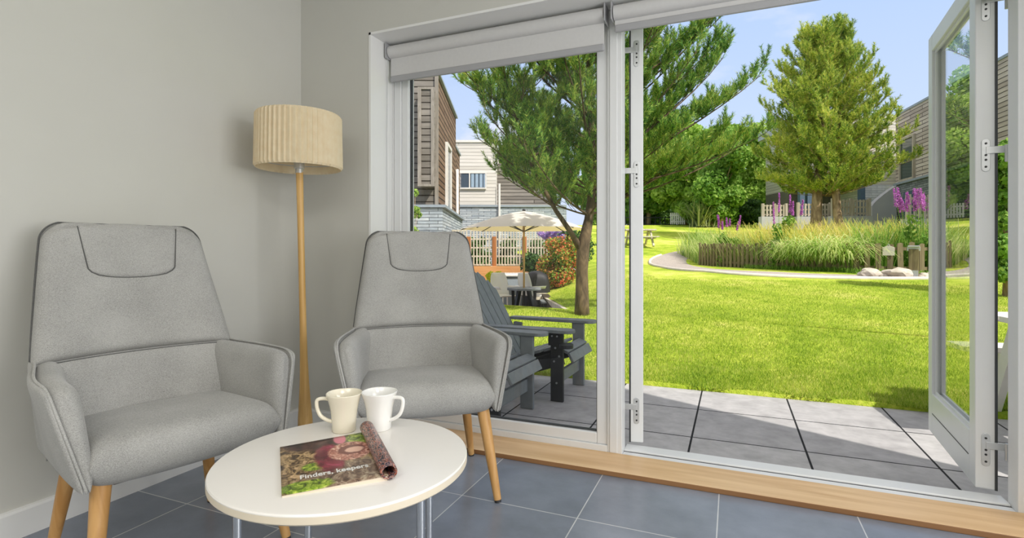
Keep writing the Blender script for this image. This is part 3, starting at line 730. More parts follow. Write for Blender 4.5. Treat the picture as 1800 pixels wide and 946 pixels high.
def magazine():
    def tp(px, py):
        d = (0.95-ZT)*928/(py-444); return wr(ray(px, d), d, ZT)
    A, B_, D_, C_ = tp(495, 876), tp(683, 845), tp(492, 790), tp(645, 766)   # near-left, near-right, far-left, far-right
    o = A; t = thing('magazine', 'open magazine with its front half rolled up beside the mugs', 'magazine', A)
    A, B_, D_, C_ = [v-o for v in (A, B_, D_, C_)]
    A.z = B_.z = C_.z = D_.z = 0
    n = 16; th = 0.0035
    vs = []; uv = []
    for i in range(n+1):
        u = i/n
        for j in range(n+1):
            v = j/n; p = lerp(lerp(A, B_, u), lerp(D_, C_, u), v)
            p = Vector((p.x, p.y, th+0.002+0.006*u))
            vs.append(tuple(p)); uv.append((u, v))
    fs = [(i*(n+1)+j, (i+1)*(n+1)+j, (i+1)*(n+1)+j+1, i*(n+1)+j+1) for i in range(n) for j in range(n)]
    m = MB(); m.add(vs, fs); ob = m.build('cover', 'mag', t, smooth=True)
    ul = ob.data.uv_layers.new(name='UVMap')
    for lp in ob.data.loops: ul.data[lp.index].uv = uv[lp.vertex_index]
    sm = ob.modifiers.new('s', 'SOLIDIFY'); sm.thickness = 0.0012; sm.offset = -1
    m = MB()
    vs2 = []
    for (u, v) in ((0.004, 0.006), (0.99, 0.006), (0.99, 0.994), (0.004, 0.994)):
        p = lerp(lerp(A, B_, u), lerp(D_, C_, u), v); vs2.append((p.x, p.y, 0))
    for (u, v) in ((0.004, 0.006), (0.99, 0.006), (0.99, 0.994), (0.004, 0.994)):
        p = lerp(lerp(A, B_, u), lerp(D_, C_, u), v); vs2.append((p.x, p.y, th+0.006*u))
    m.add(vs2, [(0, 3, 2, 1), (4, 5, 6, 7), (0, 1, 5, 4), (1, 2, 6, 5), (2, 3, 7, 6), (3, 0, 4, 7)]); m.build('pages', 'paper', t)
    # rolled pages
    ax = (C_-B_); L = ax.length; ax.normalize(); side = (B_-A).normalized()
    side = (side-ax*side.dot(ax)).normalized(); up = Vector((0, 0, 1))
    K = 90; J = 14; m = MB(); uv2 = []
    base = B_-side*0.006
    for j in range(J+1):
        for k in range(K+1):
            a = -PI/2 + 2*PI*1.9*k/K; r = 0.0185-0.0045*k/K
            p = base+ax*(L*1.04*j/J-0.004)+side*(r*math.cos(a)*1.0+0.006)+up*(0.0205+r*math.sin(a)*0.92)
            m.v.append(tuple(p)); uv2.append((k/K*4, j/J*2))
    for j in range(J):
        for k in range(K): m.f.append((j*(K+1)+k, j*(K+1)+k+1, (j+1)*(K+1)+k+1, (j+1)*(K+1)+k))
    ro = m.build('rolled_pages', 'roll', t, smooth=True)
    ul = ro.data.uv_layers.new(name='UVMap')
    for lp in ro.data.loops: ul.data[lp.index].uv = uv2[lp.vertex_index]
    sm = ro.modifiers.new('s', 'SOLIDIFY'); sm.thickness = 0.0016; sm.offset = 0
    # cover title
    for body, size, uu, vv, nm in (('Finders, keepers', 0.0300, 0.17, 0.215, 'title'), ('the best of the season, foraged and found', 0.0082, 0.25, 0.145, 'subtitle')):
        if nm == 'subtitle': body = 'Finders, keepers'; continue
        cu = bpy.data.curves.new('title_text', 'FONT'); cu.body = body; cu.size = size; cu.extrude = 0.0001; cu.offset = 0.0006
        tmp = bpy.data.objects.new('tmp_text', cu); C.objects.link(tmp)
        dg = bpy.context.evaluated_depsgraph_get(); dg.update()
        me = bpy.data.meshes.new_from_object(tmp.evaluated_get(dg)); C.objects.unlink(tmp); bpy.data.objects.remove(tmp)
        to = bpy.data.objects.new(nm, me); C.objects.link(to); to.parent = t
        me.materials.clear(); me.materials.append(MT['ceramic'])
        p = lerp(lerp(A, B_, uu), lerp(D_, C_, uu), vv)
        dirx = (lerp(B_, C_, vv)-lerp(A, D_, vv)).normalized()
        wid = max(v.co.x for v in me.vertices)
        want = (lerp(B_, C_, vv)-lerp(A, D_, vv)).length*0.68
        for v in me.vertices:
            v.co.x *= want/wid
            uq = uu+(v.co.x/want)*0.68
            v.co.z = v.co.z+0.006*uq
        to.location = (p.x, p.y, th+0.0028); to.rotation_euler = (0, 0, math.atan2(dirx.y, dirx.x))
magazine()

# ================================================================== OUTSIDE GROUND
PZ = -0.16
m = MB(); m.box((-9.0, YF+0.07, PZ-0.12), (6.0, 4.56, PZ))
st(m.build('patio', 'patio'), 'grey square paving slabs outside the doors', 'patio')
m = MB(); m.box((XL-0.15, 2.425, -0.2), (XR+0.17, YF+0.07, -0.001))
st(m.build('trim_8', 'concrete'), 'concrete footing under the glazing', 'footing')
def xe(y): return np.where(y < 7.4, -9.0, np.where(y < 16, np.maximum(-2.2-0.4576*(y-7.4), -4.3), -4.3-0.8*(y-16)))
def lawn():
    ys = np.concatenate([np.arange(4.5, 7.4, 0.12), [7.399], np.arange(7.4001, 20, 0.3), np.arange(20, 72, 1.0)])
    nx = 150; V = []
    for y in ys:
        x0 = float(xe(np.array(y))) 
        x = x0+(50-x0)*(np.linspace(0, 1, nx)**1.5)
        V.append(np.stack([x, np.full(nx, y), ground(x, np.full(nx, y))], 1))
    first = V[0].copy(); first[:, 2] -= 0.06; V = [first]+V
    V = np.array(V); n = len(ys)+1
    i, j = np.meshgrid(np.arange(n-1), np.arange(nx-1), indexing='ij')
    a = (i*nx+j).ravel(); F = np.stack([a, a+1, a+nx+1, a+nx], 1)
    o = fast('lawn_ground', V.reshape(-1, 3), F, 'lawn'); o.data.polygons.foreach_set('use_smooth', [True]*len(F))
    st(o, 'sunlit green lawn rising away from the patio', 'lawn')
lawn()
# lower terrace at the left, and earth face under the lawn edge
TZ = -0.42
m = MB(); m.box((-30, 7.2, TZ-0.2), (-2.4, 40, TZ)); m2 = m.build('terrace_paving', 'deck'); st(m2, 'paved lower terrace beyond the lawn at the left', 'terrace')
m = MB(); m.box((-9, 4.5, -0.6), (-2.0, 7.38, -0.16)); st(m.build('lawn_bank', 'soil'), 'earth bank under the lawn edge', 'bank')
t_ = thing('timber_edging', 'weathered timber board edging the lawn beside the lower terrace', 'edging', (-2.2, 7.4, 0))
ya = [7.4, 10.9]
for a, b_ in zip(ya[:-1], ya[1:]):
    pa = Vector((float(xe(np.array(a+0.001))), a, 0)); pb = Vector((float(xe(np.array(b_))), b_, 0))
    pa.z = g1(pa.x, pa.y)-0.1; pb.z = g1(pb.x, pb.y)-0.1
    mm = MB(); o = Vector((-2.2, 7.4, 0))
    mm.bar(pa-o+Vector((-0.03, 0, 0)), pb-o+Vector((-0.03, 0, 0)), 0.06, 0.23)
    mm.build('edging_board', 'lattice', t_)

MR = Matrix.Rotation(R(YAW), 4, 'Z')
m = MB(); m.box((0.55, 12.0, TZ), (1.65, 14.2, 0.02), MR)
st(m.build('planting_bed', 'soil'), 'dark raised planting bed behind the terrace', 'bed')
m = MB(); m.box((0.50, 11.93, -0.12), (1.60, 12.0, 0.03), MR); st(m.build('bed_kerb', 'lattice'), 'timber kerb in front of the raised bed', 'kerb')
m = MB(); m.box((-4.4, 13.8, TZ-0.1), (-4.3, 16, 0.1)); st(m.build('lawn_edge_wall', 'soil'), 'dark edge of the lawn beside the planting bed', 'bank')
m = MB()
v0 = Vector((-2.2, 7.4, 0)); v1 = Vector((-3.8, 10.9, 0))
m.add([(v0.x-0.1, v0.y, TZ), (v1.x-0.06, v1.y, TZ), (v1.x-0.06, v1.y, 0.05), (v0.x-0.1, v0.y, -0.1), (v0.x+0.1, v0.y, TZ), (v1.x+0.1, v1.y, TZ), (v1.x+0.1, v1.y, 0.05), (v0.x+0.1, v0.y, -0.1)], [(0, 1, 2, 3), (7, 6, 5, 4), (0, 4, 5, 1), (1, 5, 6, 2), (2, 6, 7, 3), (3, 7, 4, 0)])
st(m.build('terrace_bank', 'soil'), 'dark earth face below the lawn edging', 'bank')
# lawn blades
def blades(name, P, hgt, wid, lean, mat, segs=1):
    n = len(P); a = RG.uniform(0, 2*PI, n); hh = hgt*RG.uniform(0.5, 1.2, n); w = wid*RG.uniform(0.7, 1.3, n)
    la = RG.uniform(0, 2*PI, n); ll = lean*RG.uniform(0.1, 1, n)*hh
    dx, dy = np.cos(a)*w/2, np.sin(a)*w/2
    A = P+np.stack([dx, dy, np.zeros(n)], 1); B = P-np.stack([dx, dy, np.zeros(n)], 1)
    T = P+np.stack([np.cos(la)*ll, np.sin(la)*ll, hh], 1)
    V = np.stack([A, B, T], 1).reshape(-1, 3); F = np.arange(3*n).reshape(-1, 3)
    return fast(name, V, F, mat)
def lawn_blades():
    n = 420000
    d = 3.6+(16.0-3.6)*RG.random(n)**1.6
    a = RG.uniform(-0.12, 1.05, n); r = a*d
    x = r*CY-d*SY; y = r*SY+d*CY
    ok = (y > 4.50+0.03*np.sin(x*9)) & (x > xe(y)+0.05)
    x, y, d = x[ok], y[ok], d[ok]
    keep = np.ones(len(x), bool)
    # leave the path and pond free
    rr = x*CY+y*SY
    keep &= ~((d > 10.75-0.35*np.clip((rr-3.4)/3, 0, 1)+0.0*rr) & (rr > 3.0)); keep &= RG.random(len(x)) < np.clip((14.0-d)/4.5, 0, 1)
    x, y, d = x[keep], y[keep], d[keep]
    P = np.stack([x, y, ground(x, y)-0.004], 1)
    o = blades('lawn_grass', P, 0.034, 0.0055, 0.8, 'grass')
    tag(o, 'short bright green grass blades of the near lawn', 'grass', kind='stuff')
lawn_blades()

# path with kerb around the pond
def ribbon(pts_out, pts_in, dz, th=0.05, n=60):
    def rs(pts, n):
        P = np.array([[p.x, p.y] for p in pts]); s = np.concatenate([[0], np.cumsum(np.hypot(*np.diff(P, axis=0).T))]); q = np.linspace(0, s[-1], n)
        Q = np.stack([np.interp(q, s, P[:, 0]), np.interp(q, s, P[:, 1])], 1)
        for _ in range(10): Q[1:-1] = (Q[:-2]+2*Q[1:-1]+Q[2:])/4
        return Q
    O, I = rs(pts_out, n), rs(pts_in, n); K = 7; V = []
    for k in range(K):
        q = O+(I-O)*k/(K-1); V.append(np.stack([q[:, 0], q[:, 1], ground(q[:, 0], q[:, 1])+dz], 1))
    V = np.array(V)  # K,n,3
    F = []
    for k in range(K-1):
        for i in range(n-1): F.append((k*n+i, (k+1)*n+i, (k+1)*n+i+1, k*n+i+1))
    return V.reshape(-1, 3), F, O
out_px = [(1262, 433), (1215, 438), (1170, 446), (1134, 458), (1160, 470), (1200, 477), (1260, 482), (1340, 487), (1440, 490.5), (1540, 492), (1640, 492), (1740, 490), (1880, 487)]
in_px = [(1275, 440), (1240, 444), (1215, 450), (1200, 459), (1215, 467), (1240, 472), (1290, 476), (1360, 480), (1450, 483), (1540, 485), (1640, 485), (1740, 483), (1880, 480)]
PO = [hit(*p) for p in out_px]; PI_ = [hit(*p) for p in in_px]
V, F, Oc = ribbon(PO, PI_, 0.012)
o = fast('garden_path', V, F, 'pebble'); st(o, 'curved pale gravel path around the fenced pond', 'path')
m = MB(); m.tube([(x, y, g1(x, y)+0.015) for x, y in Oc[12:]], 0.045, 8); o = m.build('path_kerb', 'kerb', smooth=True); st(o, 'pale kerb along the lawn side of the path', 'kerb')

# ================================================================== ADIRONDACK CHAIRS (facing +X; origin under the seat front centre)
def make_adirondack(label):
    t = thing('garden_chair', label, 'garden chair', group='grey slatted garden chairs')
    P_ = 'poly'
    # seat rails
    def seatline(s):   # s: 0 front .. 1 rear
        return Vector((lerp(0.03, -0.50, s), 0, lerp(0.36, 0.20, s)))
    for sy in (-1, 1):
        b = MB(); b.bar(Vector((0.02, sy*0.235, 0.325)), Vector((-0.80, sy*0.235, 0.045)), 0.03, 0.11); b.build('side_rail', 'polyd', t, bevel=0.006)
        # front leg
        b = MB(); b.bar((-0.01, sy*0.27, 0.0), (-0.01, sy*0.27, 0.52), 0.03, 0.10, up=(1, 0, 0)); lg = b.build('leg', 'polyd' if sy < 0 else P_, t, bevel=0.006)
        for (x, z) in ((-0.03, 0.30), (0.01, 0.34), (-0.01, 0.14), (-0.02, 0.40)):
            b = MB(); b.tube([(x, sy*0.285, z), (x, sy*0.289, z)], 0.008, 10); b.build('bolt', 'bolt', lg)
        b = MB(); b.bar((-0.60, sy*0.265, 0.12), (-0.56, sy*0.265, 0.50), 0.03, 0.08, up=(1, 0, 0)); b.build('back_post', P_, t, bevel=0.006)
        # arm with a rounded front
        pts = []
        for k in range(13):
            a = -PI/2+PI*k/12; pts.append((0.07+0.065*math.cos(a), sy*0.30+0.072*math.sin(a)))
        pts += [(-0.64, sy*0.30+0.045), (-0.64, sy*0.30-0.045)]
        b = MB(); b.prism(pts, 0.52, 0.545); b.build('armrest', P_, t, bevel=0.005)
        b = MB(); b.prism([(0.03, sy*0.29-0.012), (-0.07, sy*0.29-0.012), (-0.045, sy*0.29-0.0), (0.0, sy*0.29+0.012), (0.03, sy*0.29+0.012)], 0.42, 0.52)
        b.build('arm_bracket', 'polyd', t)
        for x in (-0.04, 0.0): b = MB(); b.tube([(x, sy*0.302, 0.49), (x, sy*0.307, 0.49)], 0.007, 8); b.build('bolt', 'bolt', t)
    b = MB(); b.bar((-0.015, -0.27, 0.17), (-0.015, 0.27, 0.17), 0.03, 0.09, up=(0, 0, 1)); b.build('stretcher', P_, t, bevel=0.005)
    # seat slats, curved over the front
    for k in range(7):
        s = k/6.5
        c = seatline(s)+Vector((0, 0, 0.03))
        if k == 0: c = Vector((0.087, 0, 0.326)); tilt = R(62)
        elif k == 1: c = Vector((0.030, 0, 0.375)); tilt = R(20)
        else: c = seatline((k-1)/5.6)+Vector((-0.03, 0, 0.045)); tilt = R(-17)
        M = Matrix.Translation(c) @ Matrix.Rotation(tilt, 4, 'Y')
        b = MB(); b.box((-0.037, -0.252, -0.010), (0.037, 0.252, 0.012), M); b.build('seat_slat', P_, t, bevel=0.005)
    # fan of back slats
    base = Vector((-0.47, 0, 0.20)); dirb = Vector((-0.50, 0, 0.866)).normalized()
    for k in range(5):
        s_ = k-2; y0, y1 = s_*0.098, s_*0.112; Ls = 0.86-0.035*s_*s_; w0, w1 = 0.088, 0.104
        nrm = Vector((dirb.z, 0, -dirb.x)); vs = []
        tipn = 8; outline = [(y0-w0/2, 0), (y0+w0/2, 0)]
        for q in range(tipn+1):
            a = PI*q/tipn
            outline.append((y1+w1/2*math.cos(a), Ls-0.03+0.03*math.sin(a)-0.012*s_*s_*0+(-0.02*s_*math.copysign(1, math.cos(a)) if abs(math.cos(a)) > 0.3 else 0)))
        n = len(outline)
        vs = [base+dirb*z+Vector((0, y, 0)) for y, z in outline]+[base+dirb*z+Vector((0, y, 0))+nrm*0.022 for y, z in outline]
        b = MB(); b.add(vs, [tuple(range(n)), tuple(reversed(range(n, 2*n)))]+[(i, n+i, n+(i+1) % n, (i+1) % n) for i in range(n)])
        b.build('back_slat', P_, t)
    for z in (0.12, 0.32, 0.62):
        p = base+dirb*z-Vector((dirb.z, 0, -dirb.x))*0.018
        b = MB(); b.bar(p+Vector((0, -0.26, 0)), p+Vector((0, 0.26, 0)), 0.025, 0.06, up=dirb); b.build('back_rail', P_, t)
    return t
g0 = make_adirondack('grey slatted garden chair further out, next to the lawn')
g0.location = (-1.19, 4.03, PZ); g0.rotation_euler = (0, 0, R(-1.5))
b = MB(); b.prism([(0.10+0.05*math.cos(2*PI*k/20), 0.3+0.05*math.sin(2*PI*k/20)-0.60-0.09) for k in range(20)], 0.425, 0.45)
b.bar((0.06, -0.30, 0.437), (0.1, -0.35, 0.437), 0.08, 0.02)
b.build('cup_holder', 'polyd', g0)
g2 = make_adirondack('grey slatted garden chair nearest the glass, half hidden by the armchair')
g2.location = (-1.35, 3.24, PZ); g2.rotation_euler = (0, 0, R(-2))

# drain grate outside the threshold
t = thing('drain_grate', 'small rusty brown slotted drain grate outside the threshold', 'drain grate', (0.28, 2.66, PZ))
b = MB(); b.box((-0.21, -0.05, 0), (0.21, -0.04, 0.012)); b.box((-0.21, 0.06, 0), (0.21, 0.07, 0.012)); b.build('rim', 'silledge', t)
b = MB()
for k in range(28): b.box((-0.2+k*0.0148, -0.04, 0), (-0.2+k*0.0148+0.007, 0.06, 0.011))
b.build('grille', 'silledge', t)

# right of the doors: white garden table with bench, black kettle barbecue
t = thing('picnic_table', 'white painted garden table with bench, glimpsed at the right door gap', 'garden table', (2.25, 4.2, PZ), R(6))
b = MB()
for k in range(5): b.box((-0.72, -0.36+k*0.148, 0.68), (0.72, -0.36+k*0.148+0.138, 0.715))
b.build('tabletop', 'whitewood', t, bevel=0.004)
for s_ in (-1, 1):
    b = MB(); b.box((-0.72, s_*0.62-0.13, 0.42), (0.72, s_*0.62+0.13, 0.455)); b.build('bench_seat', 'whitewood', t, bevel=0.004)
for sx in (-0.55, 0.55):
    for s_ in (-1, 1):
        b = MB(); b.bar((sx, s_*0.5, 0.0), (sx, s_*0.2, 0.68), 0.045, 0.09); b.build('leg', 'whitewood', t)
    b = MB(); b.bar((sx+0.05, -0.72, 0.38), (sx+0.05, 0.72, 0.38), 0.04, 0.08); b.build('cross_beam', 'whitewood', t)
t = thing('kettle_barbecue', 'round black kettle barbecue beside the white garden table', 'barbecue', (1.80, 3.32, PZ))
b = MB(); b.lathe([(0.001, 0.12), (0.12, 0.14), (0.2, 0.2), (0.235, 0.3), (0.24, 0.34)], 32); b.build('bowl', 'blackcover', t, smooth=True)
b = MB(); b.lathe([(0.245, 0.335), (0.24, 0.36), (0.19, 0.46), (0.1, 0.52), (0.001, 0.535)], 32); b.build('lid', 'blackcover', t, smooth=True)
b = MB(); b.tube([(-0.04, 0, 0.53), (-0.03, 0, 0.56), (0.03, 0, 0.56), (0.04, 0, 0.53)], 0.008, 8); b.build('handle', 'dark', t)
for k in range(3):
    a = 2*PI*k/3+0.4; b = MB(); b.tube([(0.14*math.cos(a), 0.14*math.sin(a), 0.17), (0.22*math.cos(a), 0.22*math.sin(a), 0.0)], 0.011, 8); b.build('leg', 'dark', t)

# ================================================================== VEGETATION TOOLS
def rot_from_z(dirs):
    """rotation matrices whose z column is dirs (n,3)"""
    d = dirs/np.linalg.norm(dirs, axis=1, keepdims=True)
    ref = np.where(np.abs(d[:, 2:3]) > 0.95, np.array([[1.0, 0, 0]]), np.array([[0, 0, 1.0]]))
    x = np.cross(ref, d); x /= np.linalg.norm(x, axis=1, keepdims=True); y = np.cross(d, x)
    return np.stack([x, y, d], 2)
def shoot_template(n_need, nl, w, spread=0.55, tipbias=1.0):
    """a bottle-brush shoot along +z, length 1; triangles"""
    z = RG.uniform(0.0, 1.0, n_need)**(1/tipbias); a = RG.uniform(0, 2*PI, n_need)
    el = RG.uniform(0.55, 1.15, n_need)*spread
    dirs = np.stack([np.cos(a)*np.sin(el), np.sin(a)*np.sin(el), np.cos(el)], 1)
    return z, dirs, a
def needles(starts, ends, n_need, nl, w, spread=0.8, tipbias=1.2):
    S = len(starts); ax = ends-starts; Rm = rot_from_z(ax)
    z = RG.random((S, n_need))**(1/tipbias); a = RG.uniform(0, 2*PI, (S, n_need)); el = RG.uniform(0.45, 1.2, (S, n_need))*spread
    ld = np.stack([np.cos(a)*np.sin(el), np.sin(a)*np.sin(el), np.cos(el)], 2)
    wd = np.einsum('sij,snj->sni', Rm, ld)
    base = starts[:, None, :]+ax[:, None, :]*z[..., None]
    side = np.cross(wd, np.einsum('sij,snj->sni', Rm, np.stack([np.cos(a+1.2), np.sin(a+1.2), np.zeros_like(a)], 2)))
    side /= np.linalg.norm(side, axis=2, keepdims=True)+1e-9
    L = nl*RG.uniform(0.75, 1.15, (S, n_need))[..., None]
    A = base-side*w/2; B = base+side*w/2; T = base+wd*L
    V = np.stack([A, B, T], 2).reshape(-1, 3)
    return V
def tube_arrays(paths, n=6):
    m = MB()
    for pts, rad in paths: m.tube(pts, rad, n, cap=False)
    return m
def curve_pts(p, d0, L, k=7, lift=0.3, wob=0.05):
    P = [Vector(p)]; d = Vector(d0).normalized()
    for i in range(k):
        d = (d+Vector((random.uniform(-wob, wob), random.uniform(-wob, wob), lift/k+random.uniform(-wob, wob)*0.4))).normalized()
        P.append(P[-1]+d*(L/k))
    return P
def pine(label, loc, trunks, whorls, need, cat='tree', matname='needle', bark='bark', group=None):
    """trunks: list of (points, radii); whorls: function(z)->list of (start, dir, length)"""
    t = thing('pine_tree', label, cat, loc, group=group)
    for pts, rad in trunks:
        b = MB(); b.tube(pts, rad, 14); b.build('trunk', bark, t, smooth=True)
    wood = []; S = []; E = []
    for (p, d, L, nsub) in whorls:
        P = curve_pts(p, d, L, 8, lift=need.get('lift', 0.35)); r0 = 0.006+0.011*L/2.0
        wood.append((P, [lerp(r0, 0.004, i/8) for i in range(9)]))
        for k in range(nsub):
            s = lerp(need.get('s0', 0.22), 1.0, (k+random.random()*0.6)/nsub); i = min(7, int(s*8)); q = P[i].lerp(P[i+1], s*8-i) if i < 8 else P[8]
            ax = (P[i+1]-P[i]).normalized(); side = ax.cross(Vector((0, 0, 1)))
            if side.length < 1e-3: side = Vector((1, 0, 0))
            side.normalize(); sg = 1 if k % 2 else -1
            dd = (ax*random.uniform(0.5, 1.0)+side*sg*random.uniform(0.25, 0.9)+Vector((0, 0, random.uniform(-0.15, 0.55)))).normalized()
            l2 = need['sub']*random.uniform(0.5, 1.15)*(1.15-0.55*s)
            Q = curve_pts(q, dd, l2, 4, lift=0.5, wob=0.08)
            wood.append((Q, [0.006*need.get('tw', 1), 0.005*need.get('tw', 1), 0.004*need.get('tw', 1), 0.003*need.get('tw', 1), 0.002*need.get('tw', 1)]))
            S.append(Q[2]); E.append(Q[4])
            for z_ in range(need['ters']):
                i2 = random.choice((1, 2, 3)); a2 = (Q[i2+1]-Q[i2]).normalized()
                d3 = (a2*0.8+Vector((random.uniform(-1, 1), random.uniform(-1, 1), random.uniform(-0.3, 0.9)+need.get('up', 0)*1.6))*0.8).normalized()
                l3 = need['sh']*random.uniform(0.7, 1.3)
                e = Q[i2]+d3*l3; S.append(Q[i2]); E.append(e); wood.append(([Q[i2], e], [0.0035*need.get('tw', 1), 0.002*need.get('tw', 1)]))
        S.append(P[6]); E.append(P[8]+(P[8]-P[7])*0.3)
    m = tube_arrays(wood, 5); m.build('branches', bark, t, smooth=True)
    S = np.array([tuple(p) for p in S]); E = np.array([tuple(p) for p in E])
    V = needles(S, E, need['n'], need['nl'], need['w'], need.get('spread', 0.8))
    F = np.arange(len(V)).reshape(-1, 3)
    fast('foliage', V, F, matname, t)
    return t, len(V)//3

# ------------------------------------------------------------------ near pine beside the terrace
def near_pine():
    base = hit(1023, 553); o = base
    W_ = lambda r, d, z: Vector((r*CY-d*SY, r*SY+d*CY, z))
    # main stem leans a little right then upright; a side stem forks to the left
    main = [Vector((0, 0, -0.15)), Vector((0.0, 0, 0.2)), W_(0.0, 0, 0.6), W_(0.02, 0.0, 0.95), W_(0.10, 0.05, 1.3), W_(0.16, 0.05, 1.8), W_(0.14, 0.1, 2.6), W_(0.10, 0.1, 3.5), W_(0.12, 0.1, 4.4), W_(0.1, 0.1, 5.5)]
    rad = [0.115, 0.092, 0.080, 0.086, 0.062, 0.05, 0.042, 0.032, 0.022, 0.008]
    left = [W_(0.0, 0, 0.85), W_(-0.16, -0.05, 1.12), W_(-0.36, -0.1, 1.4), W_(-0.62, -0.15, 1.85), W_(-0.85, -0.2, 2.4), W_(-1.0, -0.2, 3.0)]
    lr = [0.05, 0.036, 0.03, 0.026, 0.02, 0.008]
    wh = []
    def along(P, z):
        for a, b in zip(P[:-1], P[1:]):
            if a.z <= z <= b.z: return a.lerp(b, (z-a.z)/max(1e-6, b.z-a.z))
        return P[-1].copy()
    z = 1.35; kk = 0
    while z < 5.4:
        nb = 6 if z < 3.4 else 5
        for k in range(nb):
            a = 2*PI*(k+random.random()*0.5)/nb+kk*0.7
            L = (2.15 if z < 2.6 else lerp(2.1, 0.5, (z-2.6)/2.8))*random.uniform(0.8, 1.1)
            if z < 1.7: L *= 0.8
            el = lerp(0.28, 0.95, (z-1.35)/4.1)+random.uniform(-0.1, 0.15)
            wh.append((along(main, z), (math.cos(a)*math.cos(el), math.sin(a)*math.cos(el), math.sin(el)), L, 17 if L > 1.2 else 11))
        z += 0.34; kk += 1
    for z in (1.45, 1.8, 2.1, 2.45, 2.8):
        for k in range(4):
            a = 2*PI*(k+random.random()*0.6)/4; el = random.uniform(0.3, 0.9); L = random.uniform(0.6, 1.0)
            wh.append((along(left, z), (math.cos(a)*math.cos(el), math.sin(a)*math.cos(el), math.sin(el)), L, 7))
    # long limbs sweeping to the right, over the doors' view
    for (z, el, L) in ((1.5, 0.16, 2.5), (1.9, 0.30, 2.6), (2.3, 0.40, 2.5), (2.7, 0.52, 2.4), (3.2, 0.6, 2.2), (1.7, 0.05, 2.2), (2.1, 0.2, 2.2), (1.45, 0.30, 2.0), (2.0, 0.48, 2.3), (2.5, 0.62, 2.3), (2.9, 0.42, 2.2), (3.3, 0.5, 2.3), (3.6, 0.7, 1.9), (1.6, 0.42, 2.3)):
        dr = random.uniform(-0.38, 0.38); v = W_(math.cos(dr), math.sin(dr), 0)
        wh.append((along(main, z), (v.x*math.cos(el), v.y*math.cos(el), math.sin(el)), L, 24))
    for (z, el, L) in ((1.6, 0.25, 1.75), (2.2, 0.45, 1.7), (2.8, 0.6, 1.7)):
        v = W_(-1, random.uniform(-0.3, 0.3), 0)
        wh.append((along(main, z), (v.x*math.cos(el), v.y*math.cos(el), math.sin(el)), L, 20))
    return pine('large long-needled pine with a forked trunk just beyond the patio chairs', o, [(main, rad), (left, lr)], wh,
                dict(sub=0.44, ters=6, sh=0.19, n=60, nl=0.060, w=0.0066, lift=0.45, spread=0.82, tw=0.6, up=0.7, s0=0.10))
t_, nn_ = near_pine(); print('near pine needles', nn_)

def far_pine():
    p = wr(12.45, 21.0); o = Vector((p.x, p.y, g1(p.x, p.y)))
    H_ = 10.05-o.z
    W_ = lambda r, d, z: Vector((r*CY-d*SY, r*SY+d*CY, z))
    t1 = [W_(-0.38, 0, -0.1), W_(-0.36, 0, 1.0), W_(-0.30, 0, 2.2), W_(-0.1, 0, 4.0), W_(0, 0, 6.5), W_(0, 0, H_-0.6)]
    t2 = [W_(0.42, -0.5, -0.1), W_(0.33, -0.5, 0.6), W_(0.22, -0.45, 1.2), W_(0.16, -0.4, 2.4), W_(0.3, -0.3, 4.2), W_(0.5, -0.2, 6.0)]
    wh = []; z = 2.25
    prof = lambda q: np.interp(q, [0, 0.12, 0.35, 0.6, 0.8, 0.92, 1.0], [2.5, 2.7, 2.5, 1.9, 1.2, 0.65, 0.2])
    kk = 0
    while z < H_-0.75:
        q = (z-2.25)/(H_-2.25); nb = 11 if q < 0.5 else 8
        for k in range(nb):
            a = 2*PI*(k+random.random()*0.6)/nb+kk; L = float(prof(q))*random.uniform(0.72, 1.12)
            el = lerp(0.02, 0.95, q**1.2)+random.uniform(-0.12, 0.15)
            wh.append((W_(0, 0, z-L*0.1), (math.cos(a)*math.cos(el), math.sin(a)*math.cos(el), math.sin(el)), L, 12))
        z += 0.40; kk += 1
    v = W_(-1, -0.2, 0)
    wh.append((W_(0, 0, 4.6), (v.x*0.93, v.y*0.93, 0.36), 3.1, 12))
    v = W_(1, -0.3, 0)
    wh.append((W_(0, 0, 2.6), (v.x*0.99, v.y*0.99, 0.05), 3.6, 16)); wh.append((W_(0, 0, 3.3), (v.x*0.99, v.y*0.99, 0.12), 3.2, 14))
    return pine('tall dense pine with two bare stems rising behind the fenced pond', o,
                [(t1, [0.27, 0.2, 0.18, 0.15, 0.1, 0.02]), (t2, [0.22, 0.17, 0.15, 0.13, 0.09, 0.02])], wh,
                dict(sub=0.66, ters=4, sh=0.34, n=44, nl=0.12, w=0.017, lift=0.4, tw=0.8, s0=0.12, spread=0.85, up=0.6), matname='needle2', bark='bark2')
t_, nn_ = far_pine(); print('far pine needles', nn_)

# ------------------------------------------------------------------ broadleaf trees and shrubs
def leaves(centres, radii, n, size, flat=0.7):
    """n leaves scattered in the outer part of each lumpy ellipsoid"""
    V = []
    K = len(centres); per = max(1, n//K)
    C0 = np.repeat(np.array(centres), per, 0); R0 = np.repeat(np.array(radii), per, 0)
    u = RG.normal(size=(len(C0), 3)); u /= np.linalg.norm(u, axis=1, keepdims=True)
    rr = RG.random(len(C0))**0.42*1.12
    P = C0+u*R0*rr[:, None]
    nrm = u+RG.normal(size=u.shape)*0.7; Rm = rot_from_z(nrm)
    a = RG.uniform(0, 2*PI, len(P)); s = size*RG.uniform(0.6, 1.3, len(P))
    ca, sa = np.cos(a)*s, np.sin(a)*s
    X = Rm[:, :, 0]; Y = Rm[:, :, 1]
    tip = X*ca[:, None]+Y*sa[:, None]; sd = (-X*sa[:, None]+Y*ca[:, None])*0.38
    Q = np.stack([P-tip*0.5, P+sd, P+tip*0.5, P-sd], 1).reshape(-1, 3)
    return Q, np.arange(len(Q)).reshape(-1, 4)
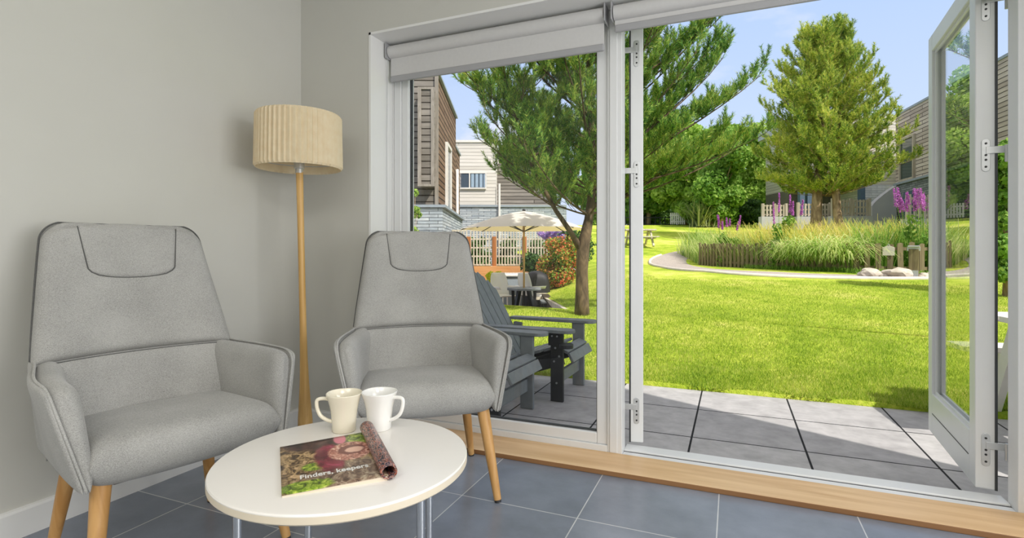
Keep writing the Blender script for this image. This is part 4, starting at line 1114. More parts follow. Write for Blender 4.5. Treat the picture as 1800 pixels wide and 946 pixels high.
def broadleaf(label, name, base, height, rad, n, size, mat, trunk=True, low=0.35, lumps=26, bark='bark2', cat='tree', group=None, sq=1.0):
    t = thing(name, label, cat, base, group=group)
    cs, rs = [], []
    hc = height*(1+low)/2; hh = height*(1-low)/2
    lumps = int(lumps*1.6)
    for k in range(lumps):
        u = RG.normal(size=3); u /= np.linalg.norm(u); q = RG.random()**0.5*0.78
        zz = RG.uniform(-0.8, 0.8); ww = math.sqrt(max(0.05, 1-abs(zz)**2.6)); c = np.array([u[0]*rad*q*ww, u[1]*rad*q*ww, hc+zz*hh]); r = rad*RG.uniform(0.22, 0.36)
        cs.append(c); rs.append([r, r, r*min(1, hh/rad)*0.9+0.02])
    V, F = leaves(cs, rs, n, size)
    fast('foliage', V, F, mat, t)
    if trunk:
        b = MB(); b.tube([(0, 0, -0.2), (0.03, 0, height*0.25), (0.05, 0.05, height*0.55)], [0.05*rad+0.03, 0.04*rad+0.02, 0.02*rad], 10)
        for k in range(6):
            c = cs[k]; b.tube([(0.03, 0.02, height*(0.28+0.03*k)), tuple(c*0.6+np.array([0, 0, height*0.12])), tuple(c)], [0.022*rad, 0.014*rad, 0.006], 6)
        b.build('trunk', bark, t, smooth=True)
    return t
def gp(px, d):
    p = wr(ray(px, d), d); p.z = g1(p.x, p.y); return p
def tree_at(px, d, ytop, halfpx, *a, **k):
    p = gp(px, d); h = hz(ytop, d)-p.z; r = halfpx/928*d
    return broadleaf(k.pop('label'), k.pop('name', 'deciduous_tree'), p, h, r, *a, **k)
G1 = 'broadleaf trees along the far side of the garden'
tree_at(1205, 33, 205, 62, 40000, 0.22, 'leafa', label='yellow-green broadleaf tree above the white gate, leftmost behind the lawn', low=0.04, group=G1)
tree_at(1268, 30, 218, 60, 40000, 0.20, 'leafb', label='leafy green tree right of the sword-leaved plant', low=0.04, group=G1)
tree_at(1350, 37, 208, 66, 40000, 0.24, 'leafa', label='bright green broadleaf tree just left of the tall pine', low=0.04, group=G1)
tree_at(1250, 42, 222, 66, 34000, 0.28, 'leafb', label='mid green tree in the second row between two brighter trees', low=0.04, group=G1)
tree_at(1140, 36, 190, 70, 36000, 0.26, 'leafb', label='broad green tree behind the left door leaf', low=0.04, group=G1)
tree_at(1060, 38, 215, 70, 34000, 0.28, 'leafb', label='green tree behind the near pine trunk', low=0.05, group=G1)
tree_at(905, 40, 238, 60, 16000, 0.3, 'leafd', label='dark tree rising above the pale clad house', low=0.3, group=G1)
tree_at(1420, 45, 215, 70, 16000, 0.3, 'leafb', label='green tree far behind the tall pine', low=0.04, group=G1)
for i_, px_ in enumerate((1060, 1125, 1190, 1255, 1320)):
    tree_at(px_, 46, 300, 60, 9000, 0.34, 'leafb', trunk=False, low=0.0, name='boundary_hedge', cat='hedge', label='tall green boundary hedge bush at the far edge of the garden', group='boundary hedge bushes')
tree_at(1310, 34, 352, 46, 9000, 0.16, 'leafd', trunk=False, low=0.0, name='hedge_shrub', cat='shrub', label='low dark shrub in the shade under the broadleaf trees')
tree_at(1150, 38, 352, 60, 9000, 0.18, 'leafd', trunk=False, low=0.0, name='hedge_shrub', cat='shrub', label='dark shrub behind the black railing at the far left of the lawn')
# seen in the narrow gap at the right post, and mirrored in the open leaf
for (px, d, yt, hp, lab, mt) in ((1768, 8.6, 205, 60, 'tall leafy shrub seen in the narrow gap beside the right post', 'leafb'), (1850, 11, 215, 70, 'leafy tree beyond the right edge of the doorway', 'leafa')):
    p = gp(px, d); broadleaf(lab, 'garden_shrub', p, hz(yt if d > 10 else 232, d)-p.z, hp/928*d, 14000, 0.09, mt, low=0.02, cat='shrub')
# red-tipped bush and hydrangea near the terrace
p = gp(985, 12.7); p.z = 0.0
broadleaf('round red-tipped bush left of the pine trunk', 'photinia_bush', p, hz(417, 12.7)-p.z, 0.58, 12000, 0.055, 'photinia', trunk=True, low=0.0, lumps=24, cat='bush')
p = gp(1005, 14.5); p.z = hz(470, 14.5)
b_ = broadleaf('bush with lilac and pink flower heads behind the red-tipped bush', 'hydrangea_bush', p, hz(403, 14.5)-p.z, 0.85, 4500, 0.09, 'leafd', trunk=False, low=0.0, cat='bush')
cs = [(random.uniform(-0.7, 0.0), -0.55+random.uniform(-0.2, 0.2), random.uniform(0.78, 1.0)) for _ in range(16)]
V, F = leaves(cs, [(0.09, 0.09, 0.07)]*16, 1500, 0.05); fast('flower_heads', V, F, 'lilac', b_)
p = wp(935, 468, 15.2); p.z = TZ
broadleaf('small dark green bush against the trellis', 'evergreen_bush', p, hz(440, 15.2)-p.z, 0.45, 4000, 0.08, 'leafd', trunk=False, low=0.0, cat='bush')
p = wp(862, 500, 12.3); p.z = TZ
broadleaf('low yellow-leaved plant in front of the sleeper wall', 'yellow_plant', p, hz(478, 12.3)-p.z, 0.3, 700, 0.12, 'yellow', trunk=False, low=0.45, lumps=8, cat='plant')
p = wr(ray(722, 13), 13.4); p.z = TZ
broadleaf('small fresh green tree beside the slate walled house', 'young_tree', p, hz(322, 13.2)-p.z, 0.22, 1200, 0.08, 'leafa', low=0.45, lumps=9)

# ------------------------------------------------------------------ pond: fence, planting, rocks
fence_px = [(1230, 467), (1262, 469), (1300, 471), (1350, 473.5), (1400, 476), (1450, 477.5), (1500, 478.5), (1555, 479), (1610, 479), (1670, 478), (1740, 476), (1830, 473)]
def fpt(px, d):
    p = wr(ray(px, d), d); p.z = g1(p.x, p.y); return p
fence_d = [16.7, 15.9, 15.1, 14.2, 13.3, 12.6, 12.0, 11.7, 11.55, 11.6, 11.8, 12.2]
FP = [fpt(q[0], d) for q, d in zip(fence_px, fence_d)]
# continue round the back of the pond from the left end
lp = FP[0]; FPb = [lp+wr(0.25, 0.9), lp+wr(0.9, 2.0), lp+wr(2.0, 3.0)]
def resample(P, step):
    out = []; acc = 0
    Q = np.array([[p.x, p.y] for p in P]); s = np.concatenate([[0], np.cumsum(np.hypot(*np.diff(Q, axis=0).T))])
    for q in np.arange(0, s[-1], step): out.append((float(np.interp(q, s, Q[:, 0])), float(np.interp(q, s, Q[:, 1]))))
    return out
PA = resample(FP, 0.01); PF = [PA[0]]; acc = 0; L_ = 0
for i in range(1, len(PA)):
    acc += 0.01; L_ += 0.01
    if acc >= lerp(0.118, 0.205, min(1, L_/5.0)): PF.append(PA[i]); acc = 0
PF = PF[:98]
fen = thing('picket_fence', 'low curved picket fence of weathered brown pales around the pond', 'fence', (PF[0][0], PF[0][1], g1(*PF[0])))
fo = Vector(fen.location)
pales = []
for i, (x, y) in enumerate(PF):
    j = min(i+1, len(PF)-1); k = max(i-1, 0)
    dx, dy = PF[j][0]-PF[k][0], PF[j][1]-PF[k][1]; a = math.atan2(dy, dx)
    L = 0.70+random.uniform(-0.03, 0.03)
    M = Matrix.Translation(Vector((x, y, g1(x, y)-0.02))-fo) @ Matrix.Rotation(a+random.uniform(-0.05, 0.05), 4, 'Z') @ Matrix.Rotation(random.uniform(-0.025, 0.025), 4, 'Y')
    b = MB()
    w = lerp(0.040, 0.055, min(1, i/35))
    b.add([(-w, -0.011, 0), (w, -0.011, 0), (w, 0.011, 0), (-w, 0.011, 0), (-w, -0.011, L-0.015), (w, -0.011, L-0.005), (w, 0.011, L-0.005), (-w, 0.011, L-0.015), (0, -0.011, L+0.01), (0, 0.011, L+0.01)],
          [(0, 3, 2, 1), (0, 1, 5, 8, 4), (2, 3, 7, 9, 6), (1, 2, 6, 5), (3, 0, 4, 7), (4, 8, 9, 7), (8, 5, 6, 9)], M)
    b.build('pale', 'picket', fen)
for z in (0.13, 0.56):
    b = MB()
    for i in range(len(PF)-1):
        p = Vector((PF[i][0], PF[i][1], g1(*PF[i])+z))-fo; q = Vector((PF[i+1][0], PF[i+1][1], g1(*PF[i+1])+z))-fo
        off = Vector((-(q.y-p.y), q.x-p.x, 0)).normalized()*0.035
        b.bar(p+off, q+off, 0.04, 0.07)
    b.build('rail', 'picket', fen)
# stout post with a metal cap, notice plate
p = hit(1606, 489); t = thing('bollard_post', 'square timber post with a silver cap in front of the fence', 'post', p, R(-14))
b = MB(); b.box((-0.085, -0.085, -0.1), (0.085, 0.085, 0.60)); b.build('post', 'picket', t, bevel=0.008)
b = MB(); b.box((-0.10, -0.12, 0.64), (0.10, 0.10, 0.67)); b.prism([(-0.11, -0.07), (0.11, -0.07), (0.11, 0.1), (-0.11, 0.1)], 0.56, 0.64); b.build('cap', 'steel', t, bevel=0.006)
b = MB(); b.box((-0.075, -0.098, 0.0), (0.075, -0.086, 0.16)); b.build('foot_plate', 'steel', t)
p = hit(1557, 481); p = p+Vector((0, 0, 0))
t = thing('notice_plate', 'small blank cream plate hung on the pond fence', 'plate', (p.x+0.03, p.y-0.09, p.z+0.50), R(-14))
b = MB(); pts = [(-0.11, -0.1), (0.11, -0.1), (0.11, 0.08), (0.04, 0.11), (-0.04, 0.11), (-0.11, 0.08)]
b.add([(x, -0.01, z) for x, z in pts]+[(x, 0.01, z) for x, z in pts], [tuple(range(6)), tuple(reversed(range(6, 12)))]+[(i, 6+i, 6+(i+1) % 6, (i+1) % 6) for i in range(6)])
b.build('panel', 'kerb', t, bevel=0.004); b = MB(); b.tube([(-0.03, 0, 0.1), (0, 0, 0.16), (0.03, 0, 0.1)], 0.006, 6); b.build('hanger', 'steel', t)
# rocks
def rock(px, py, s, label):
    p = hit(px, py); bm = bmesh.new(); bmesh.ops.create_icosphere(bm, subdivisions=3, radius=1)
    sd = random.uniform(0, 50)
    from mathutils import noise as mn
    for v in bm.verts:
        v.co *= 1+0.35*mn.noise(v.co*1.3+Vector((sd, 0, 0)))+0.12*mn.noise(v.co*4+Vector((sd, 3, 0)))
        v.co = Vector((v.co.x*s[0], v.co.y*s[1], v.co.z*s[2]))
    me = bpy.data.meshes.new('rock'); bm.to_mesh(me); bm.free(); me.materials.append(MT['rock'])
    o = bpy.data.objects.new('rock', me); C.objects.link(o); o.location = p+Vector((0, 0, s[2]*0.55)); tag(o, label, 'rock', 'pale rocks at the foot of the pond fence')
rock(1528, 486, (0.19, 0.15, 0.11), 'low pale rock, leftmost at the foot of the pond fence')
rock(1552, 487, (0.10, 0.10, 0.07), 'small pale rock between two larger ones by the fence')
rock(1577, 488, (0.25, 0.18, 0.13), 'largest pale rock, left of the timber post')
rock(1623, 489, (0.10, 0.09, 0.07), 'small pale rock right of the timber post')
rock(1640, 488, (0.13, 0.11, 0.08), 'pale rock at the free edge of the right door leaf')

# grass-like planting
def arching(name, starts, L, w, mat, lean, droop, segs=5, parent=None, tip=0.15):
    n = len(starts); a = RG.uniform(0, 2*PI, n) if not isinstance(lean, tuple) else RG.normal(lean[1], lean[2], n)
    ln = lean[0] if isinstance(lean, tuple) else lean
    LL = L*RG.uniform(0.6, 1.15, n); h = np.stack([np.cos(a), np.sin(a), np.zeros(n)], 1); sd = np.stack([-np.sin(a), np.cos(a), np.zeros(n)], 1)
    th = ln*RG.uniform(0.2, 1.0, n); P = starts.copy(); V = [];
    for k in range(segs+1):
        ww = w*(1-(1-tip)*(k/segs)**1.5)
        V.append(P-sd*ww/2); V.append(P+sd*ww/2)
        ang = th+droop*(k/segs)**1.3*RG.uniform(0.8, 1.2, n)
        P = P+(h*np.sin(ang)[:, None]+np.array([[0, 0, 1]])*np.cos(ang)[:, None])*(LL/segs)[:, None]
    V = np.stack(V, 1); m = V.shape[1]; base = (np.arange(n)*m)[:, None]
    F = np.concatenate([base+np.array([[2*k, 2*k+1, 2*k+3, 2*k+2]]) for k in range(segs)], 0)
    return fast(name, V.reshape(-1, 3), F, mat, parent)
def patch(n, pxr, inset, spread=0.3):
    q = RG.uniform(pxr[0], pxr[1], n); X, Y = [], []
    fx = np.array([p[0] for p in fence_px]); PX = np.array([p.x for p in FP]); PY = np.array([p.y for p in FP])
    x = np.interp(q, fx, PX); y = np.interp(q, fx, PY); ins = RG.uniform(inset[0], inset[1], n)
    x = x+ins*(-SY); y = y+ins*CY
    return np.stack([x, y, ground(x, y)], 1)
tow = math.atan2(-CY, SY)   # towards the house
o = arching('sedge_blades', patch(1400, (1385, 1505), (0.1, 0.8)), 1.40, 0.026, 'reed', (0.5, tow, 0.9), 2.3, 7); tag(o, 'long arching sedge blades spilling over the pond fence', 'sedge', kind='stuff')
o = arching('pond_reeds', patch(6500, (1290, 1830), (0.75, 4.2)), 1.10, 0.03, 'reed', 0.35, 0.9, 5); tag(o, 'upright green reeds filling the fenced pond', 'reeds', kind='stuff')
o = arching('golden_grass', patch(4200, (1360, 1830), (1.0, 3.8)), 1.30, 0.032, 'reedgold', 0.4, 0.7, 4); tag(o, 'golden seed heads above the pond reeds', 'grass', kind='stuff')
o = arching('pond_edge_grass', patch(2600, (1235, 1400), (0.2, 2.5)), 0.75, 0.018, 'reed', 0.35, 0.8, 4); tag(o, 'shorter green grass behind the left part of the pond fence', 'grass', kind='stuff')
o = arching('iris_blades', patch(1300, (1550, 1830), (0.45, 1.4)), 1.25, 0.026, 'leafb', 0.25, 0.8, 5); tag(o, 'broad dark green blades behind the timber post', 'reeds', kind='stuff')
o = arching('kerb_weeds', patch(1500, (1300, 1700), (-0.5, -0.05)), 0.16, 0.018, 'leafb', 0.7, 1.0, 3); tag(o, 'small green weeds along the foot of the pond fence', 'weeds', kind='stuff')
# pond soil inside the fence
Cn = FP[4]+wr(1.5, 3.0)
# purple flowering plants
def spires(label, px, d, ybase, ytop, n, spread, mat='purple', w=0.05):
    p = wr(ray(px, d), d); p.z = g1(p.x, p.y)
    t = thing('loosestrife_plant', label, 'flowering plant', p, group='purple flower spires in the pond')
    hh = hz(ytop, d)-p.z; hb = hz(ybase, d)-p.z
    stm = MB(); cs = []; rs = []
    for k in range(n):
        ox, oy = random.gauss(0, spread), random.gauss(0, spread*0.6); top = random.uniform(lerp(hb, hh, 0.45), hh); tx = ox*1.25
        stm.tube([(ox*0.5, oy*0.5, 0), (tx, oy, top)], [0.008, 0.004], 5)
        nn = 8; ht = (top-hb)*random.uniform(0.5, 0.8) if top > hb else 0.3
        for q in range(nn): cs.append((lerp(ox*0.5, tx, 1-(1-q/nn)*ht/top), oy, top-ht*(1-q/nn))); r = w*(0.4+0.6*(1-q/nn)); rs.append((r, r, ht/nn*0.7))
    stm.build('stems', 'leafb', t)
    V, F = leaves(cs, rs, len(cs)*26, 0.035*d/12); fast('flowers', V, F, mat, t)
    V, F = leaves([(random.gauss(0, spread*0.8), random.gauss(0, spread*0.5), random.uniform(0.1, max(0.2, hb))) for _ in range(14)], [(0.12, 0.12, 0.15)]*14, 700, 0.09); fast('foliage', V, F, 'leafb', t)
spires('cluster of pale purple spires at the left end of the pond', 1276, 16.0, 408, 374, 7, 0.20, w=0.026)
spires('two tall purple spires left of the pine trunks', 1386, 14.5, 385, 338, 3, 0.10, w=0.034)
spires('slim pink spire left of the tall spires by the pond', 1366, 14.0, 400, 335, 2, 0.05, w=0.026)
spires('large magenta flower cluster beside the free edge of the right door leaf', 1624, 11.8, 378, 322, 22, 0.22, w=0.055)
spires('small purple spires low at the right end of the pond fence', 1640, 12.2, 450, 415, 4, 0.12)

# New Zealand flax style clump
p = gp(1232, 30.5); t = thing('flax_plant', 'spiky sword-leaved plant beside the white gate', 'plant', p)
st0 = np.zeros((420, 3))+RG.normal(0, 0.22, (420, 3))*np.array([[1, 1, 0]])
arching('foliage', st0, 1.65, 0.09, 'flax', 0.75, 0.7, 5, t, 0.1)
# white gate
p = gp(1191, 32); t = thing('garden_gate', 'small white picket gate at the far side of the lawn', 'gate', p, R(YAW))
for k in range(8):
    b = MB(); b.box((-0.44+k*0.117, -0.012, 0.04), (-0.44+k*0.117+0.07, 0.012, 0.74)); b.build('pale', 'whitewood', t)
b = MB(); b.box((-0.44, 0.014, 0.16), (0.45, 0.05, 0.24)); b.box((-0.44, 0.014, 0.55), (0.45, 0.05, 0.63)); b.bar((-0.4, 0.03, 0.2), (0.42, 0.03, 0.6), 0.03, 0.06, up=(0, 1, 0)); b.build('frame', 'whitewood', t)
# black railing far left
p = gp(1150, 34); t = thing('metal_railing', 'low black railing left of the white gate', 'railing', p, R(YAW))
b = MB(); b.box((-2.2, -0.02, 0.5), (1.0, 0.02, 0.55)); b.box((-2.2, -0.02, 0.08), (1.0, 0.02, 0.12)); b.build('rail', 'dark', t)
for k in range(11):
    b = MB(); b.box((-2.2+k*0.32, -0.02, 0.0), (-2.16+k*0.32, 0.02, 0.6)); b.build('baluster', 'dark', t)
# grey picnic bench half hidden by the left leaf
p = gp(1128, 21.0); t = thing('garden_bench', 'grey timber bench on the lawn, mostly behind the left door leaf', 'bench', p, R(YAW))
b = MB(); b.box((-0.7, -0.35, 0.62), (0.5, 0.35, 0.68)); b.build('tabletop', 'lattice', t, bevel=0.01)
for s_ in (-1, 1):
    b = MB(); b.box((-0.7, s_*0.65-0.12, 0.34), (0.5, s_*0.65+0.12, 0.39)); b.build('bench_seat', 'lattice', t, bevel=0.01)
for x in (-0.5, 0.3):
    b = MB(); b.bar((x, -0.65, 0.0), (x, -0.15, 0.62), 0.06, 0.09); b.bar((x, 0.65, 0), (x, 0.15, 0.62), 0.06, 0.09); b.bar((x+.05, -0.7, 0.33), (x+.05, 0.7, 0.33), 0.05, 0.08); b.build('leg_frame', 'lattice', t)

# ================================================================== LOWER TERRACE FURNITURE
p = wr(ray(921, 10.5), 10.5, TZ); t = thing('picnic_table', 'grey octagonal garden table with the parasol through its middle', 'garden table', p, R(YAW))
b = MB()
oc = [(0.36*math.cos(PI/8+PI/4*k), 0.36*math.sin(PI/8+PI/4*k)) for k in range(8)]
b.prism(oc, 0.63, 0.67); b.build('tabletop', 'poly', t, bevel=0.006)
for k in range(4):
    a = PI/4+PI/2*k
    b = MB(); b.bar((0.12*math.cos(a), 0.12*math.sin(a), 0.66), (0.30*math.cos(a), 0.30*math.sin(a), 0.0), 0.05, 0.08); b.build('leg', 'polyd', t)
    a += PI/4
    b = MB(); b.bar((0.22*math.cos(a), 0.22*math.sin(a), 0.66), (0.2*math.cos(a), 0.2*math.sin(a), 0.0), 0.045, 0.06); b.build('slat', 'polyd', t)
b = MB(); b.bar((-0.3, 0, 0.26), (0.60, 0, 0.22), 0.05, 0.06); b.build('cross_beam', 'polyd', t)
b = MB()
for k in range(3): b.box((0.33+k*0.105, -0.32, 0.38), (0.43+k*0.105, 0.32, 0.41))
b.build('bench_seat', 'poly', t, bevel=0.004)
for sy in (-0.24, 0.24):
    for x0, x1 in ((0.40, 0.34), (0.58, 0.62)):
        b = MB(); b.bar((x0, sy, 0.38), (x1, sy, 0.0), 0.045, 0.055); b.build('leg', 'polyd', t)

p = wr(ray(921, 10.5), 10.5, TZ); t = thing('parasol', 'off-white parasol open over the grey terrace table', 'parasol', (p.x, p.y, TZ), R(YAW))
zr = hz(403, 10.5)-TZ; zt = hz(371, 10.5)-TZ
b = MB(); b.tube([(0, 0, 0), (0, 0, 1.2), (0, 0, zt-0.02)], 0.02, 12); b.build('pole', 'lampwood', t, smooth=True)
b = MB(); K = 8; V = [(0, 0, zt)]; RR = 1.27
for ring in range(1, 7):
    q = ring/6
    for k in range(K*4):
        a = 2*PI*k/(K*4); fr = abs(((k % 4)/4)-0.5)*2 if k % 4 else 1; sc = 1-0.07*(1-fr)
        V.append((RR*q*sc*math.cos(a), RR*q*sc*math.sin(a), lerp(zt, zr, q**1.35)-0.03*(1-fr)*q*(1-q)))
b.v = V; n = K*4
b.f = [(0, 1+k, 1+(k+1) % n) for k in range(n)]+[(1+r_*n+k, 1+(r_+1)*n+k, 1+(r_+1)*n+(k+1) % n, 1+r_*n+(k+1) % n) for r_ in range(5) for k in range(n)]
m_, nt, out = new_mat('parasol_canvas'); d = nt.nodes.new('ShaderNodeBsdfDiffuse'); d.inputs[0].default_value = rgba(srgb(238, 232, 222)); tr = nt.nodes.new('ShaderNodeBsdfTranslucent'); tr.inputs[0].default_value = rgba(srgb(240, 214, 150))
mx = nt.nodes.new('ShaderNodeMixShader'); mx.inputs[0].default_value = 0.35; nt.links.new(d.outputs[0], mx.inputs[1]); nt.links.new(tr.outputs[0], mx.inputs[2]); nt.links.new(mx.outputs[0], out.inputs[0])
b.build('canopy', m_, t, smooth=True)
for k in range(8):
    a = 2*PI*k/8; b = MB()
    b.tube([(RR*q*math.cos(a), RR*q*math.sin(a), lerp(zt, zr, q**1.35)-0.02) for q in (0.03, 0.3, 0.6, 0.98)], 0.009, 5)
    b.tube([(0.02*math.cos(a), 0.02*math.sin(a), zr-0.04), (RR*0.5*math.cos(a), RR*0.5*math.sin(a), lerp(zt, zr, 0.5**1.35)-0.03)], 0.008, 5)
    b.build('rib', 'dark', t)
b = MB(); b.lathe([(0.001, zt+0.05), (0.03, zt+0.03), (0.035, zt), (0.001, zt)], 12); b.build('finial', 'dark', t, smooth=True)

# pale tub-like box, white chair, dark covered chair
p = wr(ray(908, 12.8), 12.8, TZ); t = thing('storage_box', 'wide pale grey lidded box against the sleeper wall', 'storage box', p, R(YAW))
b = MB(); b.box((-0.55, -0.35, 0), (0.55, 0.35, 0.80)); b.build('body', 'capping', t, bevel=0.03)
b = MB(); b.box((-0.58, -0.4, 0.80), (0.60, 0.4, 0.87)); b.build('lid', 'ceramic', t, bevel=0.02)
def shellchair(label, px, d, rz, mat):
    p = wr(ray(px, d), d, TZ); t = thing('patio_chair', label, 'patio chair', p, rz)
    b = MB(); b.pillow(lambda u, v: (0.23*u, 0.22*v, 0.43+0.03*v*v), 0.015, 12, 12, 6); b.build('seat', mat, t, smooth=True)
    b = MB(); b.pillow(lambda u, v: (0.23*u*(1-0.25*max(0, v)**2), 0.22+0.10*(v+1)/2-0.06*u*u, 0.45+0.24*(v+1)), 0.015, 14, 14, 6); b.build('backrest', mat, t, smooth=True)
    for sx in (-1, 1):
        for sy in (-1, 1): b = MB(); b.tube([(sx*0.19, sy*0.18, 0.43), (sx*0.24, sy*0.23, 0)], 0.016, 8); b.build('leg', mat, t)
        b = MB(); b.pillow(lambda u, v, sx=sx: (sx*(0.25+0.02*v), 0.05+0.22*u, 0.62+0.03*v), 0.012, 8, 6, 6); b.build('armrest', mat, t, smooth=True)
    return t
shellchair('white moulded chair left of the terrace table', 888, 11.3, R(60), 'ceramic')
shellchair('white moulded chair behind the terrace table', 936, 11.5, R(150), 'ceramic')
p = wr(ray(943, 12.2), 12.2, TZ); o_ = MB()
o_.pillow(lambda u, v: (0.34*u*(1-0.28*((v+1)/2)**2), 0.05*u, 0.48+0.47*v-0.10*u*u*(v+1)/2), lambda u, v: 0.24, 20, 20, 6)
o = o_.build('covered_barbecue', 'blackcover', smooth=True); o.location = p; o.rotation_euler = (0, 0, R(YAW)); tag(o, 'dark grey hooded cover behind the white terrace chair', 'barbecue cover')

# sleeper wall and trellis fence
p = wr(ray(895, 16), 16, TZ); t = thing('sleeper_wall', 'low wall of warm brown timber sleepers under the trellis', 'garden wall', p, R(YAW))
for k in range(4):
    b = MB(); b.box((-1.7, -0.1, k*0.24), (1.5, 0.1, k*0.24+0.235)); b.build('sleeper', 'sleeper', t, bevel=0.01)
t = thing('trellis_fence', 'grey lattice trellis between brown posts behind the parasol', 'trellis', wr(ray(895, 16.15), 16.15, TZ), R(YAW))
xs = [ray(824, 16.15), ray(869, 16.15), ray(922, 16.15), ray(970, 16.15)]; x0 = ray(895, 16.15)
for x in xs:
    b = MB(); b.box((x-x0-0.06, -0.06, 0), (x-x0+0.06, 0.06, hz(416, 16.15)-TZ)); b.build('post', 'post', t, bevel=0.006)
for xa, xb in list(zip(xs[:-1], xs[1:]))+[(xs[0]-0.9, xs[0])]:
    b = MB(); a, c_ = xa-x0+0.06, xb-x0-0.06; zb, zt_ = 0.97, hz(405, 16.15)-TZ
    n = int((c_-a)/0.085)
    for k in range(n+1): x = a+(c_-a)*k/n; b.box((x-0.019, -0.012, zb), (x+0.019, 0.0, zt_))
    for k in range(5): z = lerp(zb, zt_-0.03, k/4); b.box((a, 0.0, z), (c_, 0.022, z+0.045))
    b.build('lattice_panel', 'lattice', t)

for (px_, lab) in ((838, 'dark hedge bush behind the trellis, left end'), (893, 'dark hedge bush behind the middle of the trellis'), (948, 'dark hedge bush behind the trellis, beside the lilac flowers')):
    p = wr(ray(px_, 17.3), 17.3, TZ); broadleaf(lab, 'hedge_bush', p, hz(415, 17.3)-TZ, 0.62, 6500, 0.09, 'leafd', trunk=False, low=0.0, cat='hedge')
# ================================================================== BUILDINGS (local x = across the view axis of the site, y = away)
def site(name, label, r, d, z, cat='building'): return thing(name, label, cat, wr(r, d, z), R(YAW))
# left house
d0 = 14.0; rr = ray(770, d0)
t = site('timber_clad_house', 'weathered timber clad house on slate base left of the pine', rr, d0, TZ)
zl = hz(362, d0)-TZ; ztop = 5.75-TZ; DL = 5.6
b = MB(); b.box((-5, 0, 0), (-0.0+0.12, DL, zl)); b.build('slate_base', 'stone', t)
b = MB(); b.box((-5, 0.05, zl), (-0.05, DL-0.7, ztop)); bo = b.build('upper_wall', 'clad', t)
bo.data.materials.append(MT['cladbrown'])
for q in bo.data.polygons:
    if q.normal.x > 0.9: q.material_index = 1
b = MB(); b.box((-5, -0.06, zl-0.04), (0.2, DL, zl+0.03)); b.build('ledge', 'capping', t)
b = MB(); b.box((-5, 0.02, ztop), (0.02, DL-0.66, ztop+0.07)); b.build('capping', 'capping', t)
b = MB(); b.box((-0.09, 0.0, zl), (0.0, 0.1, ztop)); b.build('corner_board', 'trimwood', t)
bx0, bx1 = ray(738, 13.85)-rr, ray(763, 13.85)-rr; bz0, bz1 = hz(327, 13.85)-TZ, hz(158, 13.85)-TZ
b = MB(); b.box((bx0, -0.28, bz0), (bx1, 0.05, bz1)); bay = b.build('bay_box', 'clad', t)
b = MB()
for a, c_ in (((bx0-0.03, -0.31, bz0-0.03), (bx0+0.06, -0.27, bz1+0.03)), ((bx1-0.06, -0.31, bz0-0.03), (bx1+0.03, -0.27, bz1+0.03)), ((bx0+0.06, -0.31, bz1-0.03), (bx1-0.06, -0.27, bz1+0.03)), ((bx0+0.06, -0.31, bz0-0.03), (bx1-0.06, -0.27, bz0+0.03))): b.box(a, c_)
b.build('trim', 'trimwood', bay)
b = MB(); b.box((-0.06, 2.0, zl+0.1), (-0.01, 2.9, zl+1.9)); wn = b.build('window', 'darkglass', t)
b = MB(); b.box((-0.06, 1.9, zl+0.1), (0.03, 2.0, zl+2.0)); b.box((-0.06, 2.9, zl+0.1), (0.03, 3.0, zl+2.0)); b.box((-0.06, 1.9, zl+2.0), (0.03, 3.0, zl+2.1)); b.build('window_frame', 'whitewood', wn)
b = MB(); b.tube([(0.03, 4.6, 0.3), (0.03, 4.6, 4.3)], 0.055, 10); b.build('downpipe', 'whitewood', t, smooth=True)
b = MB(); b.box((-3, DL-0.7, zl), (-0.1, DL+1.2, ztop-1.0)); b.build('rear_wall', 'cladbrown', t)
b = MB(); b.box((-3, DL-0.7, ztop-1.0), (-0.05, DL+1.25, ztop-0.92)); b.build('rear_capping', 'capping', t)
for z in (0.9, 1.5):
    b = MB(); b.tube([(0.2, 0.3, z+0.3), (0.45, 2.4, z+0.1), (0.45, 4.6, z-0.3)], 0.03, 6); b.build('handrail', 'whitewood', t)

# pale house beyond
d1 = 24.0; r1 = ray(808, d1); zg = -0.4
t = site('pale_clad_house', 'pale timber clad house with a curtained window seen beyond the parasol', r1, d1, zg)
zl = hz(362, d1)-zg; ztop = hz(250, d1)-zg; xr_ = ray(872, d1)-r1
b = MB(); b.box((-4, 0, 0), (xr_+3.2, 5, zl)); b.build('slate_base', 'stone', t)
b = MB(); b.box((-4, 0.05, zl), (xr_, 5, ztop)); b.build('upper_wall', 'cladpale', t)
b = MB(); b.box((-4, 0, ztop), (xr_+0.03, 5, ztop+0.1)); b.build('capping', 'whitewood', t)
b = MB(); b.box((-4, -0.06, zl-0.05), (xr_+3.2, 0.1, zl+0.04)); b.build('ledge', 'capping', t)
b = MB(); b.box((xr_-0.02, 1.6, zl), (xr_+2.9, 5, ztop-0.7)); b.build('set_back_wall', 'clad', t)
wx0, wx1, wz0, wz1 = ray(811, d1)-r1, ray(853, d1)-r1, hz(330, d1)-zg, hz(305, d1)-zg
b = MB(); b.box((wx0, -0.02, wz0), (wx1, 0.06, wz1)); wn = b.build('window', 'darkglass', t)
b = MB()
for a, c_ in (((wx0-0.05, -0.05, wz0-0.06), (wx1+0.05, 0.02, wz0)), ((wx0-0.05, -0.05, wz1), (wx1+0.05, 0.02, wz1+0.05)), ((wx1, -0.05, wz0), (wx1+0.05, 0.02, wz1)), ((wx0+0.35, -0.05, wz0), (wx0+0.4, 0.0, wz1))): b.box(a, c_)
b.build('window_frame', 'whitewood', wn)
b = MB()
for k in range(4): b.box((wx0+0.45+k*0.19, -0.03, wz0+0.02), (wx0+0.58+k*0.19, -0.021, wz1-0.02))
